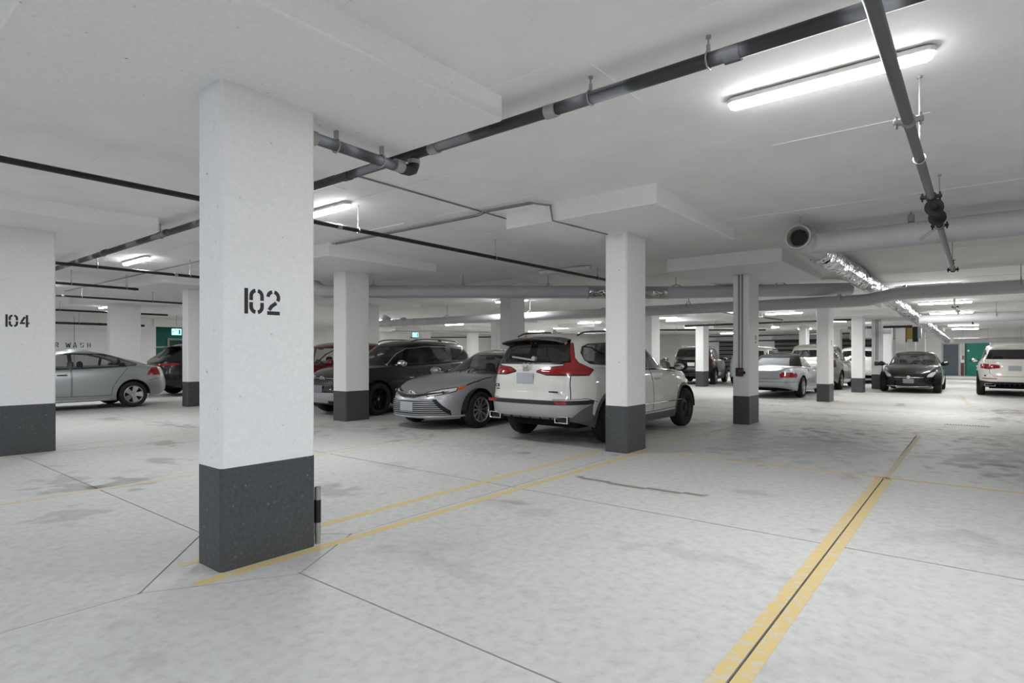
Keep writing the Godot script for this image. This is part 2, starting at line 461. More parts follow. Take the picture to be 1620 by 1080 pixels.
func build_floor() -> void:
	var con := noise_tex(0.03, Color.BLACK, Color.WHITE, 51, 6, 1024, FastNoiseLite.TYPE_SIMPLEX_SMOOTH, [[0.0, Color(0.84, 0.835, 0.82)], [0.25, Color(0.93, 0.928, 0.92)], [0.5, Color(0.965, 0.965, 0.96)], [0.75, Color(0.985, 0.985, 0.985)], [1.0, Color(1, 1, 1)]])
	con.noise.fractal_gain = 0.62
	M.floor = grained(Color(0.765, 0.763, 0.757), 0.62, con, 0.33, bump_tex(0.02, 61, 5.0, 5, 1024), 0.3)
	M.floor.detail_enabled = true
	M.floor.detail_albedo = stain_texture()
	M.floor.detail_uv_layer = BaseMaterial3D.DETAIL_UV_2
	M.floor.detail_blend_mode = BaseMaterial3D.BLEND_MODE_MIX
	var fl := thing("floor", "grey concrete slab floor with joints, stains and yellow parking lines", "floor", Vector3.ZERO, 0, "", "structure")
	var pieces := [PackedVector2Array([Vector2(-34, -48), Vector2(10.3, -48), Vector2(10.3, 10.3), Vector2(-34, 10.3)])]
	var j := 0.010
	var joints := [
		[-35, -4.6, 11, -4.6, 0.015], [-35, -1.96, -4.5, -1.96, 0.013], [-3.27, -1.98, 11, -1.98, 0.012], [-3.67, -1.27, -3.69, 11, j], [-3.65, -2.62, -3.72, -6.55, j], [-0.80, 11, -0.80, -11.7, 0.012],
		[-4.52, -1.95, -3.66, -1.24, j], [-3.68, -1.24, -3.22, -2.0, j], [-3.24, -1.97, -3.66, -2.66, j], [-4.52, -1.97, -3.64, -2.66, j],
		[-35, -12.9, 11, -12.9, 0.02], [-0.5, -13.98, -0.2, -19.4, 0.012], [-0.2, -19.3, -0.45, -24.0, 0.012], [-10.1, 11, -10.1, -1.0, j], [-35, -18.0, 11, -18.0, j], [-7.0, -1.97, -7.0, -18.0, j], [-35, -24, 11, -24, j], [-16, 11, -16, -48, j]]
	for q in joints:
		var s := strip(Vector2(q[0], q[1]), Vector2(q[2], q[3]), q[4])
		var next := []
		for p in pieces:
			for r in Geometry2D.clip_polygons(p, s):
				if not Geometry2D.is_polygon_clockwise(r): next.append(r)
		pieces = next
	for p in pieces:
		var g := Geo.new().prism(p, Vector3(0, 0, 0), Vector3(1, 0, 0), Vector3(0, 0, 1), 0.03)
		var uv := PackedVector2Array()
		for v in g.v: uv.append(Vector2((v.x + 28.0) / 34.0, (v.z + 34.0) / 40.0))
		var a := []
		a.resize(Mesh.ARRAY_MAX)
		a[Mesh.ARRAY_VERTEX] = g.v; a[Mesh.ARRAY_NORMAL] = g.n; a[Mesh.ARRAY_TEX_UV2] = uv
		var m := ArrayMesh.new()
		m.add_surface_from_arrays(Mesh.PRIMITIVE_TRIANGLES, a)
		m.surface_set_material(0, M.floor)
		part_mesh(fl, "floor_panel", m)
	part(fl, "slab_bed", Geo.new().box(Vector3(-11.85, -0.165, -18.85), Vector3(44.3, 0.27, 58.3)), M.grime)
	# yellow paint
	for l in [[-3.56, -1.5, -3.60, -7.55, 0.085, 0], [-4.02, -2.42, -4.10, -7.1, 0.085, 0], [-0.80, 4.0, -0.80, -7.45, 0.15, 0], [-0.785, -7.4, -0.755, -11.6, 0.06, 1], [-3.4, -7.47, 10, -7.47, 0.075, 0],
		[-6.85, -7.1, -4.15, -7.15, 0.06, 1], [-6.72, 6.0, -6.86, -7.1, 0.075, 1], [-9.82, 4.0, -9.9, -7.0, 0.07, 1], [-10.45, 4, -10.5, -7.0, 0.07, 1], [-3.72, -7.75, -3.55, -11.4, 0.07, 1], [-4.25, -7.75, -4.15, -11.4, 0.07, 1],
		[-13.4, 3.0, -13.4, -7.0, 0.08, 1], [-15.6, 3.0, -15.6, -6.5, 0.08, 1], [-3.15, -18.9, -3.1, -23.4, 0.09, 1], [-3.75, -18.9, -3.7, -23.4, 0.09, 1], [-0.2, -19.6, -0.45, -23.8, 0.09, 1], [-13.2, -7.1, -7.0, -7.1, 0.07, 1], [-19.5, -7.1, -13.4, -7.1, 0.07, 1], [-3.95, -1.58, -3.99, -2.4, 0.07, 0]]:
		for h in ([-1, 1] if l[0] == -0.80 else [0]):
			var a := Vector2(l[0], l[1])
			var b := Vector2(l[2], l[3])
			var w: float = l[4]
			if h != 0:
				a.x += h * (w * 0.25 + 0.004); b.x += h * (w * 0.25 + 0.004); w = w * 0.5 - 0.004
			part(fl, "parking_line", Geo.new().prism(strip(a, b, w), Vector3(0, 0.0012, 0), Vector3(1, 0, 0), Vector3(0, 0, 1), 0.0011), M.yellowworn if l[5] else M.yellow, "worn yellow painted line")
	# trench drain
	var d := thing("floor_drain", "slotted metal trench drain grate set in the drive aisle", "drain", Vector3(-0.165, 0, -13.9))
	part(d, "frame", Geo.new().box(Vector3(0, 0.004, 0.075), Vector3(0.70, 0.008, 0.02)).box(Vector3(0, 0.004, -0.075), Vector3(0.70, 0.008, 0.02)).box(Vector3(0.34, 0.004, 0), Vector3(0.02, 0.008, 0.13)).box(Vector3(-0.34, 0.004, 0), Vector3(0.02, 0.008, 0.13)), M.galv)
	part(d, "channel", Geo.new().box(Vector3(0, 0.001, 0), Vector3(0.66, 0.002, 0.13)), M.dark)
	for k in 16:
		part(d, "bar", Geo.new().box(Vector3(-0.315 + k * 0.042, 0.004, 0), Vector3(0.016, 0.008, 0.13)), M.galv)

func box_thing(called: String, a: Vector3, b: Vector3, mt: Material, label: String, category: String, kind := "structure") -> Node3D:
	var o := thing(called, label, category, Vector3((a.x + b.x) / 2, minf(a.y, b.y), (a.z + b.z) / 2), 0, "", kind)
	part(o, "surface", Geo.new().box(Vector3(0, absf(b.y - a.y) / 2, 0), (b - a).abs()), mt)
	return o

func build_shell() -> void:
	build_floor()
	var ce := thing("ceiling", "white painted concrete ceiling slab with board marks", "ceiling", Vector3.ZERO, 0, "", "structure")
	var prof := PV([[10.3, 3.21], [-6.0, 3.21], [-18.3, 2.84], [-48, 2.84], [-48, 3.6], [10.3, 3.6]])
	part(ce, "slab", Geo.new().prism(prof, Vector3(10.3, 0, 0), Vector3(0, 0, 1), Vector3(0, 1, 0), -44.3 * -1.0), M.ceil)
	# thin ridges left by the formwork
	var rng := RandomNumberGenerator.new(); rng.seed = 5
	var zz := 3.0
	while zz > -26.0:
		var x := -21.0
		while x < 9.0:
			var len := rng.randf_range(0.8, 2.2)
			if rng.randf() < 0.62:
				part(ce, "form_ridge", Geo.new().box(Vector3(x + len / 2, ceil_y(zz) - 0.001, zz), Vector3(len, 0.008, 0.008)), M.seam)
			x += len + rng.randf_range(0.05, 0.8)
		zz -= 1.22
	for xx in [-1.95, 0.5, -5.6, 2.95, -8.2, -13.0]:
		var z := 2.0
		while z > -17.0:
			var len := rng.randf_range(0.8, 2.0)
			if rng.randf() < 0.6 and z - len > -6.0:
				part(ce, "form_ridge", Geo.new().box(Vector3(xx, 3.209, z - len / 2), Vector3(0.008, 0.008, len)), M.seam)
			z -= len + rng.randf_range(0.1, 1.0)
	# walls
	box_thing("wall_right", Vector3(10, 0, 10.3), Vector3(10.3, 3.4, -46.3), M.wall, "white side wall along the far edge of the bays", "wall")
	box_thing("wall_back", Vector3(-34, 0, 10), Vector3(10, 3.4, 10.3), M.wall, "white end wall of the garage", "wall")
	var wf := thing("wall_far", "pale painted wall closing the long drive lane", "wall", Vector3(0, 0, -46), 0, "", "structure")
	part(wf, "surface", Geo.new().box(Vector3(-12, 1.6, -0.15), Vector3(44, 3.2, 0.3)), M.wall)
	var wl := thing("wall_left", "white painted wall with stencilled car wash lettering", "wall", Vector3(-31, 0, 0), 0, "", "structure")
	part(wl, "surface", Geo.new().box(Vector3(-0.15, 1.6, -0.48), Vector3(0.3, 3.2, 21.56)), M.wall)
	part(wl, "surface", Geo.new().box(Vector3(-0.15, 1.6, -32.0), Vector3(0.3, 3.2, 28.0)), M.wall)
	part(wl, "lintel", Geo.new().box(Vector3(-0.1, 2.92, -14.6), Vector3(0.4, 0.5, 6.9)), M.wall)
	part(wl, "joint", Geo.new().box(Vector3(0.002, 1.5, -8.0), Vector3(0.004, 3.0, 0.02)), M.conduit)
	var at := -6.80
	for ch in "CAR WASH":
		if ch != " ":
			var st := glyph(ch, 0.215)
			for g in st: part(wl, "stencil_letter", place_glyph(g, Vector3(0.0, 1.63, at), 0.002), M.stencil)
		at -= 0.26 if ch != "R" else 0.12
	for k in 4:
		part(wl, "stencil_dash", Geo.new().box(Vector3(0.001, 1.60, -9.45 - k * 0.16), Vector3(0.002, 0.035, 0.08)), M.stencil)
	# green lobby behind the opening
	var lob := thing("wall_lobby", "teal green lobby wall seen through the opening behind the black SUV", "wall", Vector3(-33.4, 0, -14.2), 0, "", "structure")
	part(lob, "surface", Geo.new().box(Vector3(-0.1, 1.5, 0), Vector3(0.2, 3.2, 9.0)), M.green)
	part(lob, "return_wall", Geo.new().box(Vector3(1.15, 1.5, 3.95), Vector3(2.5, 3.2, 0.1)).box(Vector3(1.15, 1.5, -3.95), Vector3(2.5, 3.2, 0.1)), M.green)
	var dr := thing("door_1", "white framed lobby door with window in the teal wall", "door", Vector3(-33.38, 0, -13.35), 0, "", "structure")
	part(dr, "frame", Geo.new().box(Vector3(0.03, 1.05, 0.65), Vector3(0.06, 2.1, 0.1)).box(Vector3(0.03, 1.05, -0.65), Vector3(0.06, 2.1, 0.1)).box(Vector3(0.03, 2.13, 0), Vector3(0.06, 0.1, 1.4)), M.frame)
	part(dr, "leaf", Geo.new().box(Vector3(0.02, 1.04, 0), Vector3(0.04, 2.08, 1.2)), M.greendark)
	part(dr, "window", Geo.new().box(Vector3(0.045, 1.5, 0), Vector3(0.01, 0.8, 0.75)), M.doorgrey)
	exit_sign(Vector3(-27.6, 2.32, -10.85), "lit exit sign hanging before the teal lobby wall")
	exit_sign(Vector3(-25.6, 2.46, -23.0), "lit exit sign hanging above the dark grey SUV roof")
	# things on the far wall
	var dd := thing("door_2", "dark grey steel door in a pale frame beside teal door", "door", Vector3(-1.36, 0, -45.98), 0, "", "structure")
	part(dd, "frame", Geo.new().box(Vector3(-0.42, 1.0, 0.04), Vector3(0.07, 2.0, 0.08)).box(Vector3(0.42, 1.0, 0.04), Vector3(0.07, 2.0, 0.08)).box(Vector3(0, 2.0, 0.04), Vector3(0.91, 0.08, 0.08)), M.frame)
	var lf := part(dd, "leaf", Geo.new().box(Vector3(0, 0.98, 0.03), Vector3(0.77, 1.96, 0.05), 0.005), M.doorgrey)
	part(lf, "handle", Geo.new().box(Vector3(-0.28, 1.02, 0.09), Vector3(0.12, 0.03, 0.05)), M.steel)
	var gd := thing("door_3", "bright teal green door and wall panel at lane end", "door", Vector3(-0.15, 0, -45.98), 0, "", "structure")
	part(gd, "leaf", Geo.new().box(Vector3(0.12, 1.04, 0.06), Vector3(1.1, 2.08, 0.1), 0.01), M.green)
	part(gd, "frame", Geo.new().box(Vector3(-0.47, 1.06, 0.08), Vector3(0.08, 2.12, 0.14)).box(Vector3(0.1, 2.12, 0.08), Vector3(1.22, 0.08, 0.14)), M.greendark)
	part(gd, "sign_plate", Geo.new().box(Vector3(-0.34, 1.55, 0.12), Vector3(0.1, 0.12, 0.02)), M.seam)
	var fc := thing("fire_cabinet", "red and white fire equipment cabinet between far doors", "cabinet", Vector3(-0.78, 0.55, -45.74))
	part(fc, "box", Geo.new().box(Vector3(0, 0.5, 0), Vector3(0.2, 0.5, 0.12), 0.01), M.seam)
	part(fc, "red_panel", Geo.new().box(Vector3(0.03, 0.58, 0.07), Vector3(0.12, 0.26, 0.02)), M.cabred)
	part(fc, "stand", Geo.new().box(Vector3(0, -0.15, 0), Vector3(0.16, 0.8, 0.1)), M.cabdark)
	for k in 2:
		var st2 := thing("standpipe", ["slim white standpipe beside the far fire cabinet", "white standpipe next to the teal door frame"][k], "pipe", Vector3(-0.87 + k * 0.16, 0, -45.90))
		part(st2, "pipe", Geo.new().cyl(Vector3(0, 0, 0), Vector3(0, 2.8, 0), 0.04), M.seam)
		part(st2, "collar", Geo.new().cyl(Vector3(0, 2.1, 0), Vector3(0, 2.2, 0), 0.055), M.frame)
	# slatted rolling shutters on the far wall behind the parked cars
	for q in [[-14.6, 2.6, "first rolling shutter of dark slats on far wall"], [-10.4, 2.8, "second rolling shutter of dark slats behind silver cars"], [-6.3, 2.8, "slatted grey shutter behind the thin pale pillars"]]:
		var sh := thing("rolling_shutter", q[2], "shutter", Vector3(q[0], 0, -45.95))
		part(sh, "guide", Geo.new().box(Vector3(-q[1] / 2 - 0.06, 1.2, 0), Vector3(0.12, 2.4, 0.12)).box(Vector3(q[1] / 2 + 0.06, 1.2, 0), Vector3(0.12, 2.4, 0.12)), M.seam)
		part(sh, "hood", Geo.new().box(Vector3(0, 2.45, 0.06), Vector3(q[1] + 0.3, 0.28, 0.3), 0.02), M.frame)
		for k in 15:
			part(sh, "slat", Geo.new().box(Vector3(0, 0.08 + k * 0.155, 0.02 + 0.02 * (k % 2)), Vector3(q[1], 0.14, 0.03)), M.shutter if k % 2 else M.clad)
	build_cross_duct()

func exit_sign(at: Vector3, label: String) -> void:
	var e := thing("exit_sign", label, "sign", at)
	e.rotation.y = -0.35
	part(e, "case", Geo.new().box(Vector3(0, 0, 0), Vector3(0.08, 0.30, 0.40), 0.01), M.frame)
	part(e, "face", Geo.new().box(Vector3(0.043, 0, 0), Vector3(0.006, 0.26, 0.36)), M.exitsign)
	var run := Geo.new()
	run.box(Vector3(0.048, 0.075, 0.02), Vector3(0.004, 0.04, 0.04), 0.0)
	run.prism(PV([[-0.02, 0.05], [0.03, 0.05], [0.05, 0.0], [0.02, -0.02], [0.06, -0.09], [0.03, -0.1], [-0.01, -0.04], [-0.05, -0.1], [-0.08, -0.09], [-0.03, 0.0], [-0.06, 0.02], [-0.07, 0.0]]), Vector3(0.047, 0, 0.03), Vector3(0, 0, -1), Vector3(0, 1, 0), 0.004)
	part(e, "running_figure", run, M.exitgreen)
	part(e, "arrow", Geo.new().prism(PV([[0, 0.04], [-0.06, 0], [0, -0.04]]), Vector3(0.047, 0, 0.12), Vector3(0, 0, -1), Vector3(0, 1, 0), 0.004).prism(PV([[0.06, 0.1], [0.12, 0.1], [0.12, -0.1], [0.06, -0.1]]), Vector3(0.047, 0, -0.02), Vector3(0, 0, -1), Vector3(0, 1, 0), 0.004), M.exitgreen)
	part(e, "hanger_rod", Geo.new().cyl(Vector3(0, 0.15, 0), Vector3(0, ceil_y(at.z) - at.y, 0), 0.012, -1, 6), M.frame)

func build_cross_duct() -> void:
	# rectangular sheet metal duct with coloured straps, far behind the pillars
	var du := thing("sheet_duct", "rectangular sheet metal duct with ochre and dark green bands", "duct", Vector3(-3.35, 2.2, -34.4))
	part(du, "body", Geo.new().box(Vector3(-0.3, 0.22, 0), Vector3(3.0, 0.55, 0.5), 0.01), M.sheet)
	for x in [-0.95, 0.0]:
		part(du, "cross_crease", Geo.new().prism(PV([[-0.62, 0.26], [-0.60, 0.26], [0.62, -0.26], [0.60, -0.26]]), Vector3(x, 0.22, 0.251), Vector3(1, 0, 0), Vector3(0, 1, 0), 0.006), M.frame)
	for x in [-1.62, 0.72]:
		part(du, "ochre_band", Geo.new().box(Vector3(x, 0.2, 0.02), Vector3(0.28, 0.66, 0.56)), M.tan)
	for x in [-1.34, -0.5, 0.5, 0.96]:
		part(du, "green_band", Geo.new().box(Vector3(x, 0.14, 0.02), Vector3(0.2, 0.8, 0.56)), M.ductgreen)
	part(du, "flange", Geo.new().box(Vector3(-0.3, 0.52, 0.0), Vector3(3.02, 0.05, 0.58)).box(Vector3(-0.3, -0.07, 0.0), Vector3(3.02, 0.04, 0.58)), M.frame)
	for x in [-1.5, 0.2, 1.1]:
		part(du, "hanger_rod", Geo.new().cyl(Vector3(x, 0.5, 0), Vector3(x, 0.64, 0), 0.012, -1, 6), M.galv)

# ---------------------------------------------------------------- stencil letters
func arc(cx: float, cy: float, rx: float, ry: float, a0: float, a1: float, n := 7) -> Array:
	var p := []
	for i in n + 1:
		var a := deg_to_rad(lerpf(a0, a1, float(i) / n))
		p.append([cx + rx * cos(a), cy + ry * sin(a)])
	return p

func glyph(ch: String, h: float) -> Array:
	var s := []
	match ch:
		"0": s = [[[0.075, 0.54]] + arc(0.275, 0.70, 0.2, 0.225, 180, 97), arc(0.325, 0.70, 0.2, 0.225, 83, 0) + [[0.525, 0.54]], [[0.075, 0.46]] + arc(0.275, 0.30, 0.2, 0.225, 180, 263), arc(0.325, 0.30, 0.2, 0.225, 277, 360) + [[0.525, 0.46]]]
		"1": s = [[[0.30, 0.0], [0.30, 1.0]]]
		"2": s = [arc(0.275, 0.70, 0.2, 0.225, 175, 97), arc(0.325, 0.70, 0.2, 0.225, 83, -35), [[0.43, 0.49], [0.22, 0.34], [0.12, 0.19]], [[0.04, 0.07], [0.58, 0.07]]]
		"3": s = [arc(0.275, 0.72, 0.2, 0.205, 170, 97), arc(0.325, 0.72, 0.2, 0.205, 83, -75), arc(0.325, 0.28, 0.2, 0.205, 75, -83), arc(0.275, 0.28, 0.2, 0.205, 263, 190)]
		"4": s = [[[0.10, 0.42], [0.33, 0.84]], [[0.0, 0.33], [0.34, 0.33]], [[0.46, 0.0], [0.46, 1.0]], [[0.54, 0.33], [0.62, 0.33]]]
		"9": s = [arc(0.275, 0.70, 0.2, 0.225, 265, 97), arc(0.325, 0.70, 0.2, 0.225, 83, 0) + [[0.525, 0.40]], arc(0.325, 0.30, 0.2, 0.225, 0, -83), arc(0.275, 0.30, 0.2, 0.225, 263, 195)]
		"A": s = [[[0.04, 0.0], [0.25, 1.0]], [[0.34, 1.0], [0.58, 0.0]], [[0.20, 0.3], [0.42, 0.3]]]
		"C": s = [[[0.08, 0.5]] + arc(0.3, 0.70, 0.22, 0.225, 180, 97), arc(0.34, 0.70, 0.22, 0.225, 83, 15), [[0.08, 0.46]] + arc(0.3, 0.30, 0.22, 0.225, 180, 263), arc(0.34, 0.30, 0.22, 0.225, 277, 345)]
		"R": s = [[[0.08, 0.0], [0.08, 1.0]], [[0.19, 0.925]] + arc(0.32, 0.71, 0.2, 0.215, 90, -80), [[0.34, 0.44], [0.54, 0.0]], [[0.19, 0.5], [0.27, 0.5]]]
		"W": s = [[[0.02, 1.0], [0.17, 0.0]], [[0.24, 0.0], [0.38, 0.8]], [[0.44, 0.8], [0.55, 0.0]], [[0.62, 0.0], [0.76, 1.0]]]
		"S": s = [arc(0.3, 0.72, 0.2, 0.205, 20, 83), arc(0.26, 0.72, 0.2, 0.205, 97, 250), arc(0.34, 0.28, 0.2, 0.205, 70, -83), arc(0.3, 0.28, 0.2, 0.205, 263, 200)]
		"H": s = [[[0.08, 0.0], [0.08, 1.0]], [[0.2, 0.5], [0.4, 0.5]], [[0.52, 0.0], [0.52, 1.0]]]
	var out := []
	for l in s:
		for p in Geometry2D.offset_polyline(PV(l), 0.075, Geometry2D.JOIN_MITER, Geometry2D.END_BUTT):
			var q := PackedVector2Array()
			for v in p: q.append(v * h)
			out.append(q)
	return out

func place_glyph(p: PackedVector2Array, o: Vector3, t: float) -> Geo:
	# reads along -Z, faces +X
	return Geo.new().prism(p, o, Vector3(0, 0, -1), Vector3(0, 1, 0), t)

# ---------------------------------------------------------------- pillars
func octa(sx: float, sz: float, ch: float) -> PackedVector2Array:
	var x := sx / 2
	var z := sz / 2
	return PackedVector2Array([Vector2(-x, -z + ch), Vector2(-x + ch, -z), Vector2(x - ch, -z), Vector2(x, -z + ch), Vector2(x, z - ch), Vector2(x - ch, z), Vector2(-x + ch, z), Vector2(-x, z - ch)])

func pillar(x: float, z: float, label: String, sx := 0.32, sz := 0.65, panel := [], base := 0.635, number := "", ny := 1.6, nz := 0.0, nh := 0.162) -> Node3D:
	var p := thing("pillar", label, "pillar", Vector3(x, 0, z), 0, "concrete pillars of the garage", "structure")
	var top := panel_y(z)
	var o := octa(sx, sz, 0.018)
	part(p, "shaft", Geo.new().prism(o, Vector3(0, top, 0), Vector3(1, 0, 0), Vector3(0, 0, 1), top - base), M.white)
	part(p, "painted_base", Geo.new().prism(octa(sx + 0.004, sz + 0.004, 0.018), Vector3(0, base, 0), Vector3(1, 0, 0), Vector3(0, 0, 1), base), M.blackpaint, "black painted pillar base")
	var e: Array = panel if panel.size() else [x - 1.05, x + 1.05, z - 1.3, z + 1.25]
	var thick := ceil_y(z) - top
	part(p, "drop_panel", Geo.new().box(Vector3((e[0] + e[1]) / 2 - x, top + thick / 2 + 0.12, (e[2] + e[3]) / 2 - z), Vector3(e[1] - e[0], thick + 0.24, e[3] - e[2]), 0.012), M.white)
	if number:
		var at := nz
		for ch in number:
			for g in glyph(ch, nh):
				part(p, "stencil_digit", place_glyph(g, Vector3(sx / 2, ny, at), 0.001), M.stencil, "black stencilled digit stroke")
			at -= nh * (0.42 if ch == "1" else 0.70)
	return p

# place by picture column and depth: returns world x for a given z
func build_pillars() -> void:
	var p := pillar(-3.775, -2.0, "large near white pillar stencilled 102 with black base", 0.31, 0.65, [-4.76, -2.70, -3.27, -0.7], 0.635, "102", 1.597, 0.215)
	var p2 := pillar(-3.86, -7.38, "white pillar standing at the pale SUV's rear corner", 0.33, 0.58, [-4.86, -2.75, -8.6, -5.95])
	part(p2, "conduit", Geo.new().tube([Vector3(-0.27, 3.175, 1.46), Vector3(-0.24, 2.985, 1.45), Vector3(-0.2, 2.98, 1.18), Vector3(-0.12, 2.985, 0.31)], 0.011, 8), M.conduit)
	var p9 := pillar(-3.545, -11.75, "grey-white pillar stencilled 9 with conduits and call box", 0.30, 0.64, [-4.5, -2.5, -13.3, -10.2], 0.54, "9", 1.55, -0.06, 0.16)
	for k in 2:
		part(p9, "conduit", Geo.new().cyl(Vector3(-0.03 + k * 0.06, 1.08, 0.335), Vector3(-0.03 + k * 0.06, 2.85, 0.335), 0.014, -1, 8), M.conduit)
	call_box(p9, Vector3(-0.01, 1.0, 0.36))
	pillar(-3.42, -18.6, "pale pillar marked 3 right beside the silver convertible", 0.32, 0.65, [-4.4, -2.2, -20.0, -17.3], 0.5, "3", 1.58, 0.06, 0.16)
	pillar(-3.32, -23.75, "slim pillar between silver van and black sedan", 0.36, 0.5, [-4.4, -2.2, -24.9, -22.4], 0.5)
	var p7 := pillar(-3.06, -26.5, "pillar with twin conduits and round button box", 0.34, 0.4, [-4.2, -2.0, -27.7, -25.3], 0.56)
	for k in 2:
		part(p7, "conduit", Geo.new().cyl(Vector3(-0.02 + k * 0.06, 1.1, 0.21), Vector3(-0.02 + k * 0.06, 2.7, 0.21), 0.014, -1, 8), M.conduit)
	call_box(p7, Vector3(0, 0.98, 0.22))
	var names := ["first of the close-set pale pillars beyond black sedan", "second of the close-set pale pillars beyond black sedan", "third of the close-set pale pillars beyond black sedan", "last thin pillar before the dark grey far door"]
	var k := 0
	for q in [[-3.2, -31.0], [-2.95, -33.8], [-2.75, -37.0], [-2.6, -41.5]]:
		pillar(q[0], q[1], names[k], 0.38, 0.4); k += 1
	pillar(-10.16, -2.06, "white pillar stencilled 104 with tall black base", 0.32, 0.62, [-11.5, -8.86, -3.26, -0.8], 0.66, "104", 1.70, 0.265, 0.165)
	pillar(-10.02, -7.27, "pillar between red car and dark grey SUV", 0.42, 0.58, [-11.6, -8.5, -8.2, -5.7], 0.60)
	pillar(-9.38, -11.75, "shaded pillar behind the pale SUV's left shoulder", 0.32, 0.65)
	pillar(-8.75, -18.6, "pillar behind the pale SUV's windscreen", 0.32, 0.65)
	pillar(-8.98, -23.9, "pillar in front of the black hatchback", 0.34, 0.6)
	pillar(-15.85, -6.75, "sliver of pillar showing left of pillar 102", 0.32, 0.65)
	pillar(-15.3, -11.75, "pillar just behind the dark grey SUV's windscreen", 0.32, 0.65)
	pillar(-15.6, -18.6, "far pillar hidden above the silver sedan roof", 0.32, 0.6)
	pillar(-15.4, -25.5, "far pillar over the pale SUV's roof", 0.32, 0.6)
	pillar(-22.5, -7.2, "wide white pillar behind the silver sedan's roof", 0.34, 0.9)
	pillar(-21.9, -23.9, "far pillar with white edge above dark SUV roof", 0.32, 0.65)
	pillar(-24.6, -22.8, "yellowish pillar behind the hanging exit sign", 0.36, 0.65)
	pillar(-9.4, -30.6, "broad white pillar with number right of black hatchback", 0.5, 0.9, [], 0.56, "2", 1.5, -0.1, 0.2)
	pillar(-6.4, -30.0, "pale pillar behind the convertible's soft top", 0.32, 0.65)
	pillar(-6.0, -36.0, "distant pillar above the silver van's windscreen", 0.34, 0.5)
	pillar(-5.6, -39.5, "distant pillar beside the slatted shutter", 0.34, 0.5)

func call_box(p: Node3D, at: Vector3) -> void:
	var b := part(p, "call_box", Geo.new().box(at, Vector3(0.14, 0.16, 0.07), 0.01), M.gloss, "black call box")
	part(b, "red_button", Geo.new().cyl(at + Vector3(0.02, 0.02, 0.03), at + Vector3(0.02, 0.02, 0.05), 0.022, -1, 10), M.red)
	part(b, "plug", Geo.new().cyl(at + Vector3(0.06, -0.01, 0), at + Vector3(0.10, -0.01, 0), 0.025, -1, 8), M.dark)

# ---------------------------------------------------------------- lights
func ceiling_light(x: float, z: float, label: String, lit := true, energy := 1.0) -> void:
	var y := ceil_y(z)
	var L := 1.22
	var o := thing("ceiling_light", label, "light", Vector3(x, y, z), 0, "linear ceiling lights")
	# housing: rounded tray; diffuser: half round lens with rounded ends
	var hs := Geo.new()
	hs.prism(stadium(L + 0.02, 0.11, 10), Vector3(0, -0.012, 0), Vector3(1, 0, 0), Vector3(0, 0, 1), 0.03)
	part(o, "housing", hs, M.housing)
	for sx in [-0.4, 0.4]:
		part(o, "mount_clip", Geo.new().box(Vector3(sx, -0.006, 0), Vector3(0.05, 0.012, 0.13)), M.galv)
	var df := Geo.new()
	var rows := [[0.0, 0.047], [0.018, 0.046], [0.032, 0.038], [0.041, 0.023], [0.044, 0.0]]
	for i in rows.size() - 1:
		var s0 := stadium(L - 0.094 + rows[i][1] * 2.0, rows[i][1] * 2.0 + 0.002, 10)
		var s1 := stadium(L - 0.094 + rows[i + 1][1] * 2.0, rows[i + 1][1] * 2.0 + 0.002, 10)
		for k in s0.size():
			var k2 := (k + 1) % s0.size()
			var a := Vector3(s0[k].x, -0.042 - rows[i][0], s0[k].y)
			var b := Vector3(s0[k2].x, -0.042 - rows[i][0], s0[k2].y)
			var c := Vector3(s1[k2].x, -0.042 - rows[i + 1][0], s1[k2].y)
			var d := Vector3(s1[k].x, -0.042 - rows[i + 1][0], s1[k].y)
			df.quad(a, b, c, d, Vector3((a.x + c.x) / 2 * 0.05, -0.04, (a.z + c.z) / 2 * 2.0))
	part(o, "diffuser", df, M.lamp if lit else M.lampoff)
	if lit:
		var l := AreaLight3D.new()
		l.name = "lamp_light"
		l.area_size = Vector2(L - 0.1, 0.08)
		l.light_energy = 2.75 * energy
		l.light_color = Color(0.925, 0.96, 1.0) if z > -3.0 else Color(0.98, 0.992, 1.0) if z > -8.0 else Color(1.0, 0.998, 0.985)
		l.area_range = 40.0
		l.shadow_enabled = true
		l.rotation.x = -PI / 2
		l.position = Vector3(0, -0.092, 0)
		o.add_child(l)

func stadium(L: float, w: float, n: int) -> PackedVector2Array:
	var p := PackedVector2Array()
	var r := w / 2
	for i in n + 1:
		var a := -PI / 2 + PI * i / n
		p.append(Vector2(L / 2 - r + r * cos(a), r * sin(a)))
	for i in n + 1:
		var a := PI / 2 + PI * i / n
		p.append(Vector2(-L / 2 + r + r * cos(a), r * sin(a)))
	return p

